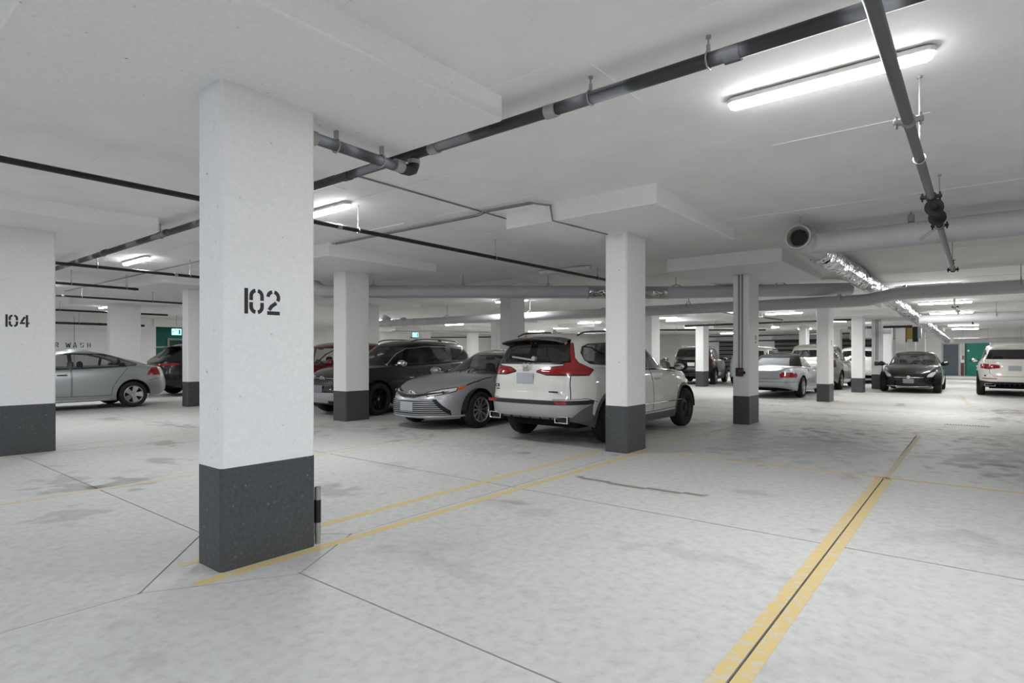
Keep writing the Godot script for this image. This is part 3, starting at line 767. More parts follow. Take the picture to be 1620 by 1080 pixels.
func build_lights() -> void:
	ceiling_light(-0.82, -4.35, "large bright linear light nearest, above the painted bay line")
	ceiling_light(-6.62, -4.33, "linear light just right of pillar 102")
	ceiling_light(-12.9, -4.33, "linear light left of pillar 102 above silver sedan")
	ceiling_light(-0.9, -16.1, "linear light over the drive aisle behind the sprinkler pipe end")
	ceiling_light(-0.75, -20.5, "second linear light along the drive lane")
	ceiling_light(-0.75, -25.6, "third linear light along the drive lane")
	ceiling_light(-0.7, -31.0, "fourth linear light along the drive lane")
	ceiling_light(-0.6, -37.0, "fifth linear light along the drive lane")
	ceiling_light(-0.6, -42.5, "last linear light by the far doors")
	ceiling_light(-6.6, -9.95, "unlit linear light above the pale SUV", false)
	ceiling_light(-5.9, -19.4, "linear light half hidden behind pillar 9")
	ceiling_light(-5.4, -22.2, "linear light above the convertible's soft top")
	ceiling_light(-9.9, -22.0, "linear light above the black hatchback")
	ceiling_light(-14.0, -23.2, "linear light above the pale SUV's roof rail")
	ceiling_light(-10.9, -13.6, "linear light peeking behind shaded pillar")
	ceiling_light(-15.0, -12.9, "linear light above the dark grey SUV")
	ceiling_light(-20.5, -16.5, "linear light deep behind the dark grey SUV")
	ceiling_light(-25.7, -7.6, "linear light left of the wide white pillar")
	ceiling_light(-27.5, -14.0, "linear light before the teal lobby")
	ceiling_light(-19.2, -9.9, "linear light above the black SUV at lobby")
	ceiling_light(-22.0, -30.0, "linear light near the far left wall")
	ceiling_light(-12.0, -31.0, "linear light over the far middle bays")
	ceiling_light(-7.5, -36.5, "linear light before the rolling shutters")
	ceiling_light(-13.5, -41.0, "linear light close to the first rolling shutter")
	ceiling_light(-28.0, -24.0, "linear light along the left wall")
	# beside and behind the camera, lighting the near bays
	ceiling_light(-0.8, 1.6, "linear light behind the camera over the painted bay line")
	ceiling_light(-6.6, 1.6, "linear light over the bay before pillar 104")
	ceiling_light(-12.9, 1.6, "linear light over the bay beyond pillar 104")
	ceiling_light(-19.2, -4.3, "linear light over the silver sedan's far side")
	ceiling_light(5.0, -4.35, "linear light over the bays at the side wall")
	ceiling_light(5.0, 1.6, "linear light in the near side corner")
	ceiling_light(5.0, -16.1, "linear light over the aisle toward the side wall")
	ceiling_light(5.0, -25.6, "linear light beyond the white SUV")
	ceiling_light(-3.7, 6.5, "linear light at the back of the near bays")
	ceiling_light(-10.5, 6.5, "linear light at the back beyond pillar 104")
	ceiling_light(2.5, 6.5, "linear light in the back corner by the side wall")
	ceiling_light(2.2, -1.4, "linear light beside the camera over the near bay")
	ceiling_light(-19.2, 1.6, "linear light beyond the silver sedan's nose")
	ceiling_light(-25.7, 0.0, "linear light before the car wash bay")
	ceiling_light(-16.5, -30.0, "linear light in the far left bays")
	ceiling_light(-22.0, -38.0, "linear light in the deepest left corner")
	ceiling_light(-18.0, -27.0, "linear light between the far left pillars")
	ceiling_light(-20.0, -20.5, "linear light above the exit sign aisle")
	ceiling_light(-9.0, -33.5, "linear light behind the black hatchback's bay")
	ceiling_light(-26.0, -33.0, "linear light near the far end of left wall")
	ceiling_light(-4.6, -29.0, "linear light over the van and white car")
	ceiling_light(5.0, -34.0, "linear light beyond the teal door side")

# ---------------------------------------------------------------- pipes and ducts
func hanger(o: Node3D, at: Vector3, r: float, rodded := true) -> void:
	var h := Geo.new()
	var y := ceil_y(at.z)
	var along_x: bool = o.get_meta("along_x", false)
	var loop := []
	for i in 13:
		var a := TAU * i / 12
		loop.append(at + (Vector3(0, cos(a), sin(a)) if along_x else Vector3(sin(a), cos(a), 0)) * (r + 0.006))
	h.tube(loop, 0.006, 6, false)
	h.cyl(at + Vector3(0, r + 0.004, 0), Vector3(at.x, y, at.z), 0.006, -1, 6, false)
	h.cyl(at + Vector3(0, r + 0.01, 0), at + Vector3(0, r + 0.05, 0), 0.012, -1, 6)
	h.cyl(Vector3(at.x, y - 0.015, at.z), Vector3(at.x, y, at.z), 0.016, -1, 8)
	part(o, "hanger", h, M.galv)

func run_pipe(called: String, label: String, category: String, a: Vector3, b: Vector3, r: float, m: Material, hang: Array, couple: Array = [], cm: Material = null, seg := 12) -> Node3D:
	var o := thing(called, label, category, Vector3.ZERO)
	var ax := (b - a).normalized()
	if absf(ax.x) > absf(ax.z): o.set_meta("along_x", true)
	part(o, "pipe", Geo.new().cyl(a, b, r, -1, seg), m)
	for t in hang: hanger(o, a.lerp(b, t), r)
	for t in couple:
		var c := a.lerp(b, t)
		part(o, "coupling", Geo.new().cyl(c - ax * r * 1.1, c + ax * r * 1.1, r * 1.16, -1, seg), cm if cm else m)
	return o

func clamp_coupling(o: Node3D, c: Vector3, ax: Vector3, r: float, m: Material) -> void:
	var side := ax.cross(Vector3.UP).normalized()
	var g := Geo.new().cyl(c - ax * 0.03, c + ax * 0.03, r * 1.25, -1, 14)
	for s in [-1.0, 1.0]:
		g.box(c + side * s * (r + 0.02), Vector3(0.045, 0.025, 0.05), 0.004)
		g.cyl(c + side * s * (r + 0.028) + Vector3(0, -0.035, 0), c + side * s * (r + 0.028) + Vector3(0, 0.035, 0), 0.008, -1, 6)
	part(o, "clamp_coupling", g, m)

func build_pipes() -> void:
	# drain pipe under the slab, running left-right behind the drop panel
	var d1 := run_pipe("drain_pipe", "black drain pipe with white overspray crossing under the ceiling", "pipe", Vector3(4.0, 3.075, -3.4), Vector3(-16.0, 3.04, -3.4), 0.043, M.drainpipe, [0.262, 0.302, 0.20, 0.47, 0.56, 0.66, 0.78])
	for x in [-2.36, -1.1, -3.55, -4.75, -9.0, -11.5]:
		var c := Vector3(x, 3.06, -3.4)
		part(d1, "coupling", Geo.new().cyl(c - Vector3(0.045, 0, 0), c + Vector3(0.045, 0, 0), 0.05, -1, 14), M.galv if x > -4 and x < -2 else M.drainpipe)
	var d2 := Node3D.new()
	d2.name = "branch"
	d1.add_child(d2)
	part(d2, "pipe", Geo.new().cyl(Vector3(-3.78, 2.915, -2.30), Vector3(-3.82, 2.915, -3.30), 0.043, -1, 14), M.drainpipe)
	part(d2, "elbow", Geo.new().tube([Vector3(-3.82, 2.915, -3.28), Vector3(-3.82, 2.918, -3.36), Vector3(-3.82, 2.935, -3.40), Vector3(-3.82, 2.97, -3.415), Vector3(-3.82, 3.05, -3.415)], 0.048, 14), M.drainpipe)
	for z in [-2.40, -3.22]:
		part(d2, "collar", Geo.new().cyl(Vector3(-3.79, 2.915, z + 0.04), Vector3(-3.79, 2.915, z - 0.04), 0.052, -1, 14), M.galv)
	part(d2, "collar", Geo.new().cyl(Vector3(-3.82, 2.985, -3.415), Vector3(-3.82, 3.02, -3.415), 0.054, -1, 14), M.galv)
	for z in [-2.62, -3.05]:
		var l := []
		for i in 13:
			var a := TAU * i / 12
			l.append(Vector3(-3.8 + sin(a) * 0.05, 2.915 + cos(a) * 0.05, z))
		part(d2, "hanger", Geo.new().tube(l, 0.007, 6, false).box(Vector3(-3.8, 2.995, z), Vector3(0.03, 0.07, 0.025)), M.galv)
	# near sprinkler main running away to the right
	var s1 := run_pipe("sprinkler_main", "steel sprinkler main with black flanged valve running down the aisle", "pipe", Vector3(-0.31, 2.66, 3.0), Vector3(-0.31, 2.65, -11.4), 0.029, M.mainpipe, [0.345, 0.54, 0.72, 0.98], [], null, 16)
	var ax := Vector3(0, 0, -1)
	clamp_coupling(s1, Vector3(-0.31, 2.66, -3.98), ax, 0.029, M.steel)
	clamp_coupling(s1, Vector3(-0.31, 2.655, -6.0), ax, 0.032, M.flange)
	clamp_coupling(s1, Vector3(-0.31, 2.655, -7.4), ax, 0.032, M.flange)
	clamp_coupling(s1, Vector3(-0.31, 2.65, -11.35), ax, 0.031, M.flange)
	var val := part(s1, "valve", Geo.new().cyl(Vector3(-0.31, 2.655, -5.98), Vector3(-0.31, 2.655, -7.45), 0.033, -1, 16), M.flange)
	for z in [-6.42, -6.92]:
		part(val, "flange", Geo.new().cyl(Vector3(-0.31, 2.655, z), Vector3(-0.31, 2.655, z - 0.055), 0.073, -1, 20), M.flange)
	part(val, "lever", Geo.new().tube([Vector3(-0.31, 2.655, -7.42), Vector3(-0.40, 2.605, -7.47), Vector3(-0.48, 2.55, -7.5)], 0.014, 8), M.galv)
	part(s1, "sprinkler_head", Geo.new().cyl(Vector3(-0.31, 2.67, -11.2), Vector3(-0.31, 2.77, -11.2), 0.014, -1, 8).cyl(Vector3(-0.31, 2.77, -11.2), Vector3(-0.31, 2.78, -11.2), 0.03, -1, 12).cyl(Vector3(-0.31, 2.71, -11.2), Vector3(-0.31, 2.74, -11.2), 0.022, -1, 8), M.flange)
	var sp := thing("sprinkler_pipe", "dark sprinkler pipe with branch further down the drive lane", "pipe")
	part(sp, "pipe", Geo.new().cyl(Vector3(-0.5, 2.63, -19.4), Vector3(-0.5, 2.63, -26.4), 0.032, -1, 10).cyl(Vector3(-0.5, 2.63, -19.45), Vector3(-0.5, 2.82, -19.45), 0.022, -1, 8), M.galv)
	clamp_coupling(sp, Vector3(-0.5, 2.63, -20.0), ax, 0.033, M.flange)
	clamp_coupling(sp, Vector3(-0.5, 2.63, -25.8), ax, 0.033, M.flange)
	part(sp, "tee_branch", Geo.new().tube([Vector3(-0.9, 2.56, -26.4), Vector3(-0.25, 2.56, -26.4), Vector3(-0.18, 2.56, -26.6), Vector3(-0.18, 2.56, -30.2)], 0.028, 8), M.flange)
	part(sp, "sprinkler_head", Geo.new().cyl(Vector3(-0.5, 2.63, -24.0), Vector3(-0.5, 2.75, -24.0), 0.016, -1, 8).cyl(Vector3(-0.5, 2.75, -24.0), Vector3(-0.5, 2.76, -24.0), 0.032, -1, 10), M.flange)
	# black sprinkler branches running away to the right, one per bay row
	run_pipe("sprinkler_branch", "black sprinkler branch above pillar 102 and the pale SUV", "pipe", Vector3(-6.1, 2.9, 3.0), Vector3(-6.04, 2.88, -10.9), 0.028, M.blackpipe, [0.54, 0.73, 0.96], [0.52], M.galv)
	run_pipe("sprinkler_branch", "black sprinkler branch crossing below the light left of pillar 102", "pipe", Vector3(-12.3, 2.9, 3.0), Vector3(-12.2, 2.88, -10.0), 0.028, M.blackpipe, [0.5, 0.62, 0.74], [0.60], M.galv)
	run_pipe("sprinkler_branch", "short black sprinkler branch ending above the silver sedan", "pipe", Vector3(-15.55, 2.9, 3.0), Vector3(-15.8, 2.9, -5.35), 0.03, M.blackpipe, [0.84, 0.97], [0.99])
	run_pipe("sprinkler_branch", "thin black branch over the silver sedan's trunk", "pipe", Vector3(-19.2, 2.9, 3.0), Vector3(-19.1, 2.9, -11.5), 0.026, M.blackpipe, [0.56, 0.68], [0.53], M.galv)
	run_pipe("sprinkler_branch", "black branch with coupling on the car wash side, upper", "pipe", Vector3(-25.2, 2.88, 2.0), Vector3(-25.0, 2.88, -9.5), 0.035, M.blackpipe, [0.7])
	run_pipe("sprinkler_branch", "black branch with valve low on the car wash wall", "pipe", Vector3(-29.5, 2.62, 2.0), Vector3(-29.4, 2.62, -10.2), 0.05, M.blackpipe, [0.8], [0.86, 0.93])
	run_pipe("sprinkler_branch", "black branch across the far bays above the convertible", "pipe", Vector3(-9.6, 2.52, -23.6), Vector3(-3.2, 2.56, -23.6), 0.035, M.blackpipe, [0.2, 0.6])
	run_pipe("sprinkler_branch", "black branch crossing above the thin far pillars", "pipe", Vector3(-4.6, 2.52, -30.0), Vector3(-2.2, 2.52, -30.0), 0.05, M.blackpipe, [0.3], [0.5])
	run_pipe("sprinkler_branch", "slanting black branch above the convertible", "pipe", Vector3(-6.4, 2.66, -16.5), Vector3(-6.0, 2.68, -24.5), 0.028, M.blackpipe, [0.4, 0.7])
	run_pipe("sprinkler_branch", "black branch behind the exit sign over dark SUV", "pipe", Vector3(-23.5, 2.52, -19.5), Vector3(-19.0, 2.52, -26.5), 0.035, M.galv, [0.2, 0.7])
	run_pipe("sprinkler_branch", "far black branch right of the shaded pillar", "pipe", Vector3(-18.6, 2.4, -26.0), Vector3(-14.0, 2.4, -28.0), 0.035, M.blackpipe, [0.4])
	run_pipe("sprinkler_branch", "black branch over the black hatchback", "pipe", Vector3(-13.5, 2.5, -25.0), Vector3(-8.0, 2.5, -29.5), 0.035, M.blackpipe, [0.4])
	run_pipe("sprinkler_branch", "low dark pipe in front of the far shutters", "pipe", Vector3(-16.0, 2.25, -42.0), Vector3(-2.4, 2.3, -42.0), 0.045, M.blackpipe, [0.3, 0.6])
	run_pipe("sprinkler_branch", "dark pipe crossing the far bays behind the van", "pipe", Vector3(-14.0, 2.45, -37.0), Vector3(-3.4, 2.5, -37.0), 0.04, M.blackpipe, [0.3, 0.8])
	run_pipe("sprinkler_branch", "thin dark pipe through the far left bays", "pipe", Vector3(-30.0, 2.45, -26.5), Vector3(-18.0, 2.5, -33.0), 0.04, M.blackpipe, [0.3, 0.8])
	# thin conduits on the slab
	var c1 := thing("conduit_line", "thin conduit dropping over the drop panel to a pillar", "conduit")
	part(c1, "conduit", Geo.new().tube([Vector3(-8.4, 3.175, -5.72), Vector3(-5.2, 3.175, -5.72), Vector3(-4.95, 3.175, -5.62), Vector3(-4.25, 3.175, -5.66), Vector3(-4.14, 3.17, -5.88)], 0.011, 8), M.conduit)
	part(c1, "second_conduit", Geo.new().tube([Vector3(-8.4, 3.175, -5.78), Vector3(-5.2, 3.175, -5.78), Vector3(-4.95, 3.175, -5.68), Vector3(-4.22, 3.175, -5.72), Vector3(-4.10, 3.17, -5.90)], 0.009, 8), M.conduit)
	var c2 := thing("conduit_line", "straight thin conduit running from drain pipe to drop panel", "conduit")
	part(c2, "conduit", Geo.new().cyl(Vector3(-5.07, 3.2, -3.5), Vector3(-5.07, 3.2, -8.2), 0.010, -1, 8), M.conduit)
	var c3 := thing("conduit_line", "thin conduit on the ceiling left of pillar 102", "conduit")
	part(c3, "conduit", Geo.new().tube([Vector3(-21.0, 3.19, -5.2), Vector3(-14.2, 3.195, -5.2), Vector3(-11.7, 3.195, -5.2)], 0.011, 6), M.conduit)
	# steel stub pipe behind pillar 102
	var st := thing("stub_pipe", "short capped steel pipe with mesh band behind pillar 102", "pipe", Vector3(-3.66, 0.06, -2.37))
	part(st, "pipe", Geo.new().cyl(Vector3(0, 0, 0), Vector3(0, 0.33, 0), 0.022, -1, 14).cyl(Vector3(0, -0.06, 0), Vector3(0, 0, 0), 0.02, -1, 10), M.galv)
	part(st, "cap", Geo.new().ball(Vector3(0, 0.33, 0), Vector3(0.023, 0.018, 0.023)), M.steel)
	part(st, "mesh_band", Geo.new().cyl(Vector3(0, 0.09, 0), Vector3(0, 0.25, 0), 0.0235, -1, 14), M.clad)

func bent(a: Array, rad: float) -> Array:
	# rounds the corners of a polyline
	var out := [a[0]]
	for i in range(1, a.size() - 1):
		var p: Vector3 = a[i]
		var u: Vector3 = (a[i - 1] - p).normalized()
		var w: Vector3 = (a[i + 1] - p).normalized()
		for k in 7:
			var t := k / 6.0
			out.append((p + u * rad).lerp(p, t).lerp(p.lerp(p + w * rad, t), t))
	out.append(a[a.size() - 1])
	return out

func duct_hanger(o: Node3D, at: Vector3, r: float, along_x: bool) -> void:
	var g := Geo.new()
	var loop := []
	for i in 13:
		var a := -PI / 2 + PI * i / 12.0
		loop.append(at + (Vector3(0, cos(a), sin(a)) if along_x else Vector3(sin(a), cos(a), 0)) * (r + 0.03))
	g.tube(loop, 0.010, 6)
	g.cyl(at + Vector3(0, r + 0.03, 0), Vector3(at.x, ceil_y(at.z), at.z), 0.008, -1, 6, false)
	part(o, "hanger", g, M.galv)

func duct_band(o: Node3D, a: Vector3, ax: Vector3, r: float, w := 0.03) -> void:
	part(o, "band", Geo.new().cyl(a - ax * w / 2, a + ax * w / 2, r * 1.035, -1, 24), M.duct)

func build_ducts() -> void:
	# main duct with open end, white then foil wrapped, running away down the lane
	var X := -1.82
	var m := thing("main_duct", "round duct with open end, foil wrapped, running down the lane", "duct")
	var r := 0.15
	var p0 := Vector3(X, 2.85, -8.2)
	var p1 := Vector3(X, 2.84, -9.6)
	var pm := Vector3(X + 0.05, 2.78, -15.0)
	var p2 := Vector3(-1.4, 2.12, -41.0)
	part(m, "white_section", Geo.new().cyl(p0, p1, r, -1, 28, false), M.duct)
	part(m, "open_rim", Geo.new().lathe([[r * 1.05, -0.03], [r * 1.05, 0.03], [r * 0.9, 0.03], [r * 0.72, -0.02], [r * 0.72, -0.2]], p0, Vector3(0, 0, 1), 28), M.galv)
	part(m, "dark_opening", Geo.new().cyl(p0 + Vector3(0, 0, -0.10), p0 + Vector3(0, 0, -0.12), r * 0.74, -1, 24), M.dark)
	# foil: crumpled skin
	var f := Geo.new()
	var fn := FastNoiseLite.new(); fn.seed = 12; fn.frequency = 1.3; fn.fractal_octaves = 3
	var seg := 22
	var stations := 150
	var ring := []
	for i in stations + 1:
		var t := pow(float(i) / stations, 1.5)
		var c := on_duct(p1, pm, p2, t)
		var row := []
		for k in seg:
			var a := TAU * k / seg
			var d := Vector3(cos(a), sin(a), 0)
			var rr := r * (1.1 + 0.16 * fn.get_noise_3d(d.x * 1.2, d.y * 1.2, c.z * 1.1) + 0.05 * sin(c.z * 5.2))
			row.append(c + d * rr)
		ring.append(row)
	for i in stations:
		for k in seg:
			var a: Vector3 = ring[i][k]
			var b: Vector3 = ring[i][(k + 1) % seg]
			var c: Vector3 = ring[i + 1][(k + 1) % seg]
			var d: Vector3 = ring[i + 1][k]
			f.quad(a, b, c, d, a - on_duct(p1, pm, p2, (a.z - p1.z) / (p2.z - p1.z)))
	f.cyl(p1 + Vector3(0, 0, 0.25), p1, r * 1.02, r * 1.12, 22, false)
	part(m, "foil_wrap", f, M.foil, "crumpled shiny foil wrap")
	part(m, "white_end", Geo.new().cyl(p2, p2 + Vector3(0, 0, -0.6), r, -1, 20), M.duct)
	for z in [-8.3, -13.0, -18.0, -23.0, -30.0]:
		duct_hanger(m, on_duct(p1, pm, p2, (z - p1.z) / (p2.z - p1.z)) if z < -9 else Vector3(X, 2.85, z), r, false)
	# white branch from the main duct toward the side wall
	var b := Node3D.new()
	b.name = "side_branch"
	m.add_child(b)
	part(b, "duct", Geo.new().tube([Vector3(X, 2.84, -8.65), Vector3(X + 0.30, 2.845, -8.82), Vector3(X + 0.65, 2.845, -8.85), Vector3(X + 1.1, 2.845, -8.85), Vector3(9.9, 2.86, -8.85)], 0.146, 28), M.duct)
	for x in [X + 0.62, 1.0, 3.4]:
		duct_band(b, Vector3(x, 2.848, -8.85), Vector3(1, 0, 0), 0.146)
	duct_hanger(b, Vector3(1.6, 2.85, -8.85), 0.146, true)
	part(b, "bracket", Geo.new().box(Vector3(-0.66, 3.04, -8.85), Vector3(0.07, 0.10, 0.09), 0.01).cyl(Vector3(-0.66, 3.06, -8.85), Vector3(-0.66, ceil_y(-8.85), -8.85), 0.008, -1, 6), M.conduit)
	# long cross duct with a jog under the main duct
	var c := thing("cross_duct", "long white round duct crossing the garage with offset elbow", "duct")
	part(c, "duct", Geo.new().tube([Vector3(-17.6, 2.48, -14.0), Vector3(-2.1, 2.45, -14.0), Vector3(-1.8, 2.455, -14.0), Vector3(-1.35, 2.545, -14.0), Vector3(-1.1, 2.56, -14.0), Vector3(9.9, 2.59, -14.0)], 0.126, 26), M.duct)
	for x in [-16.9, -15.6, -8.0, -2.3, -1.15, 2.0]:
		duct_band(c, Vector3(x, 2.475 if x < -2 else 2.585, -14.0), Vector3(1, 0, 0), 0.131, 0.05)
	part(c, "end_elbow", Geo.new().tube([Vector3(-17.2, 2.5, -14.0), Vector3(-17.2, 2.62, -14.02), Vector3(-17.15, 2.74, -14.05)], 0.16, 16).ball(Vector3(-16.2, 2.5, -14.0), Vector3(0.17, 0.17, 0.17)), M.duct)
	for x in [-14.0, -10.5, -5.6, 0.6]:
		duct_hanger(c, Vector3(x, 2.49 if x < -2 else 2.59, -14.0), 0.128, true)
	# slanting duct with foil section, from left to the junction
	var e := thing("diagonal_duct", "thick grey-white duct with a shiny foil section, slanting across", "duct")
	var a0 := Vector3(-11.75, 2.76, -7.55)
	var a1 := Vector3(-6.75, 2.71, -11.1)
	var a2 := Vector3(-5.35, 2.69, -12.15)
	var a3 := Vector3(-2.15, 2.745, -14.4)
	part(e, "duct", Geo.new().tube(bent([a0 + Vector3(-0.25, 0.42, 0.0), a0, a1], 0.35), 0.138, 26), M.duct)
	part(e, "foil_section", Geo.new().cyl(a1, a2, 0.142, -1, 26), M.foil, "shiny foil wrapped section")
	part(e, "duct", Geo.new().cyl(a2, a3, 0.135, -1, 26), M.duct)
	var ax := (a1 - a0).normalized()
	for t in [0.22, 0.55, 0.86]:
		var g := Geo.new()
		var p := a0.lerp(a1, t)
		g.box(p + Vector3(0, 0.16, 0), Vector3(0.06, 0.06, 0.10), 0.008, Basis(Vector3.UP, 0.6)).cyl(p + Vector3(0, 0.16, 0), Vector3(p.x, ceil_y(p.z), p.z), 0.008, -1, 6)
		part(e, "bracket", g, M.galv)
	duct_hanger(e, a2 + (a3 - a2) * 0.05, 0.14, false)
	for t in [0.4, 0.62]:
		duct_hanger(e, a2.lerp(a3, t), 0.14, false)
	duct_band(e, a1, ax, 0.142, 0.04)
	duct_band(e, a2, ax, 0.142, 0.04)
	# farther ducts
	var f2 := thing("cross_duct", "white round duct over the white SUV down the lane", "duct")
	part(f2, "duct", Geo.new().cyl(Vector3(-1.42, 2.40, -21.8), Vector3(9.9, 2.50, -21.8), 0.13, -1, 20), M.duct)
	duct_band(f2, Vector3(1.3, 2.425, -21.8), Vector3(1, 0, 0), 0.16, 0.3)
	for x in [0.4, 3.0]: duct_hanger(f2, Vector3(x, 2.42, -21.8), 0.13, true)
	var f3 := thing("cross_duct", "distant round duct above the dark grey and teal doors", "duct")
	part(f3, "duct", Geo.new().cyl(Vector3(-1.1, 2.1, -41.8), Vector3(9.9, 2.2, -41.8), 0.15, -1, 16), M.duct)
	for x in [0.4, 1.8, 3.2]: duct_hanger(f3, Vector3(x, 2.12, -41.8), 0.15, true)

func on_duct(a: Vector3, b: Vector3, c: Vector3, t: float) -> Vector3:
	var z := lerpf(a.z, c.z, t)
	if z > b.z: return a.lerp(b, clampf((z - a.z) / (b.z - a.z), 0, 1))
	return b.lerp(c, clampf((z - b.z) / (c.z - b.z), 0, 1))

# ---------------------------------------------------------------- cars (local axes: +X forward, +Y up, +Z right side)
func loop_half(rear: float, front: float, hw: float, nr: float, nf: float, n: int) -> Array:
	# plan outline from the rear centre round the right side to the front centre, evenly spaced
	var mid := (rear + front) / 2
	var half := (front - rear) / 2
	var dense := []
	for i in 241:
		var a := PI - PI * i / 240.0
		var e := nr if a > PI / 2 else nf
		var c := cos(a)
		dense.append(Vector2(mid + signf(c) * pow(absf(c), 2.0 / e) * half, pow(absf(sin(a)), 2.0 / e) * hw))
	var total := 0.0
	var cum := [0.0]
	for i in 240:
		total += dense[i].distance_to(dense[i + 1])
		cum.append(total)
	var out := []
	var k := 0
	for i in n:
		var want := total * i / (n - 1)
		while k < 239 and cum[k + 1] < want: k += 1
		var t: float = (want - cum[k]) / maxf(1e-9, cum[k + 1] - cum[k])
		out.append(dense[k].lerp(dense[k + 1], clampf(t, 0, 1)))
	out[0].y = 0.0
	out[n - 1].y = 0.0
	return out

func skin(rows: Array, crown: float, wmax: float, across := 8) -> Geo:
	# rows[k][j]: half outline points (z >= 0) from bottom to top; mirrored, joined and capped at the top
	var nj: int = rows[0].size()
	var pts := PackedVector3Array()
	var ids := []
	for row in rows:
		var r := []
		for j in nj:
			r.append(pts.size()); pts.append(row[j])
		for j in range(nj - 2, 0, -1):
			r.append(pts.size()); pts.append(Vector3(row[j].x, row[j].y, -row[j].z))
		ids.append(r)
	var faces := PackedInt32Array()
	var total: int = ids[0].size()
	for k in rows.size() - 1:
		for i in total:
			var i2 := (i + 1) % total
			var a: int = ids[k][i]
			var b: int = ids[k][i2]
			var c: int = ids[k + 1][i2]
			var d: int = ids[k + 1][i]
			faces.append_array([a, b, c, a, c, d])
	var top: Array = ids[rows.size() - 1]
	var prev := []
	for j in nj:
		var line := []
		if j == 0 or j == nj - 1:
			for s in across + 1: line.append(top[j])
		else:
			var p: Vector3 = pts[top[j]]
			line.append(top[j])
			var bulge := crown * minf(1.0, pow(p.z / wmax, 2.0) * 1.0)
			for s in range(1, across):
				var q := 1.0 - 2.0 * s / across
				line.append(pts.size())
				pts.append(Vector3(p.x, p.y + bulge * (1.0 - q * q), p.z * q))
			line.append(top[total - j])
		if j > 0:
			for s in across:
				faces.append_array([prev[s], line[s], line[s + 1], prev[s], line[s + 1], prev[s + 1]])
		prev = line
	var nrm := PackedVector3Array()
	nrm.resize(pts.size())
	var mid := Vector3.ZERO
	for p in pts: mid += p
	mid /= pts.size()
	for i in range(0, faces.size(), 3):
		var a := pts[faces[i]]
		var b := pts[faces[i + 1]]
		var c := pts[faces[i + 2]]
		var g := (b - a).cross(c - a)
		var m := (a + b + c) / 3.0
		var outw := Vector3((m.x - mid.x) * 0.25, (m.y - mid.y + 0.15) * 1.0, m.z * 1.2)
		if g.dot(outw) < 0.0: g = -g
		for q in 3: nrm[faces[i + q]] += g
	var geo := Geo.new()
	for i in range(0, faces.size(), 3):
		var a := faces[i]
		var b := faces[i + 1]
		var c := faces[i + 2]
		if a == b or b == c or a == c: continue
		geo.tri(pts[a], pts[b], pts[c], nrm[a].normalized(), nrm[b].normalized(), nrm[c].normalized())
	return geo

# cookie cutter: takes what lies inside poly, seen along -facing with axes u and w, out of src
func cut(src: Geo, u: Vector3, w: Vector3, facing: Vector3, thr: float, poly: PackedVector2Array, remove := true) -> Geo:
	var got := Geo.new()
	var keep := Geo.new()
	var lo := poly[0]
	var hi := poly[0]
	for p in poly:
		lo = lo.min(p); hi = hi.max(p)
	var sv := src.v
	var sn := src.n
	var kv := PackedVector3Array()
	var kn := PackedVector3Array()
	for i in range(0, sv.size(), 3):
		var nn := sn[i] + sn[i + 1] + sn[i + 2]
		var hit := false
		if nn.dot(facing) > thr * 3.0:
			var a := Vector2(sv[i].dot(u), sv[i].dot(w))
			var b := Vector2(sv[i + 1].dot(u), sv[i + 1].dot(w))
			var c := Vector2(sv[i + 2].dot(u), sv[i + 2].dot(w))
			if maxf(a.x, maxf(b.x, c.x)) > lo.x and minf(a.x, minf(b.x, c.x)) < hi.x and maxf(a.y, maxf(b.y, c.y)) > lo.y and minf(a.y, minf(b.y, c.y)) < hi.y:
				hit = true
				_cut_tri(a, b, c, [sv[i], sv[i + 1], sv[i + 2]], [sn[i], sn[i + 1], sn[i + 2]], poly, got, keep, 0)
		if not hit:
			kv.append(sv[i]); kv.append(sv[i + 1]); kv.append(sv[i + 2])
			kn.append(sn[i]); kn.append(sn[i + 1]); kn.append(sn[i + 2])
	if remove:
		kv.append_array(keep.v)
		kn.append_array(keep.n)
		src.v = kv
		src.n = kn
	return got

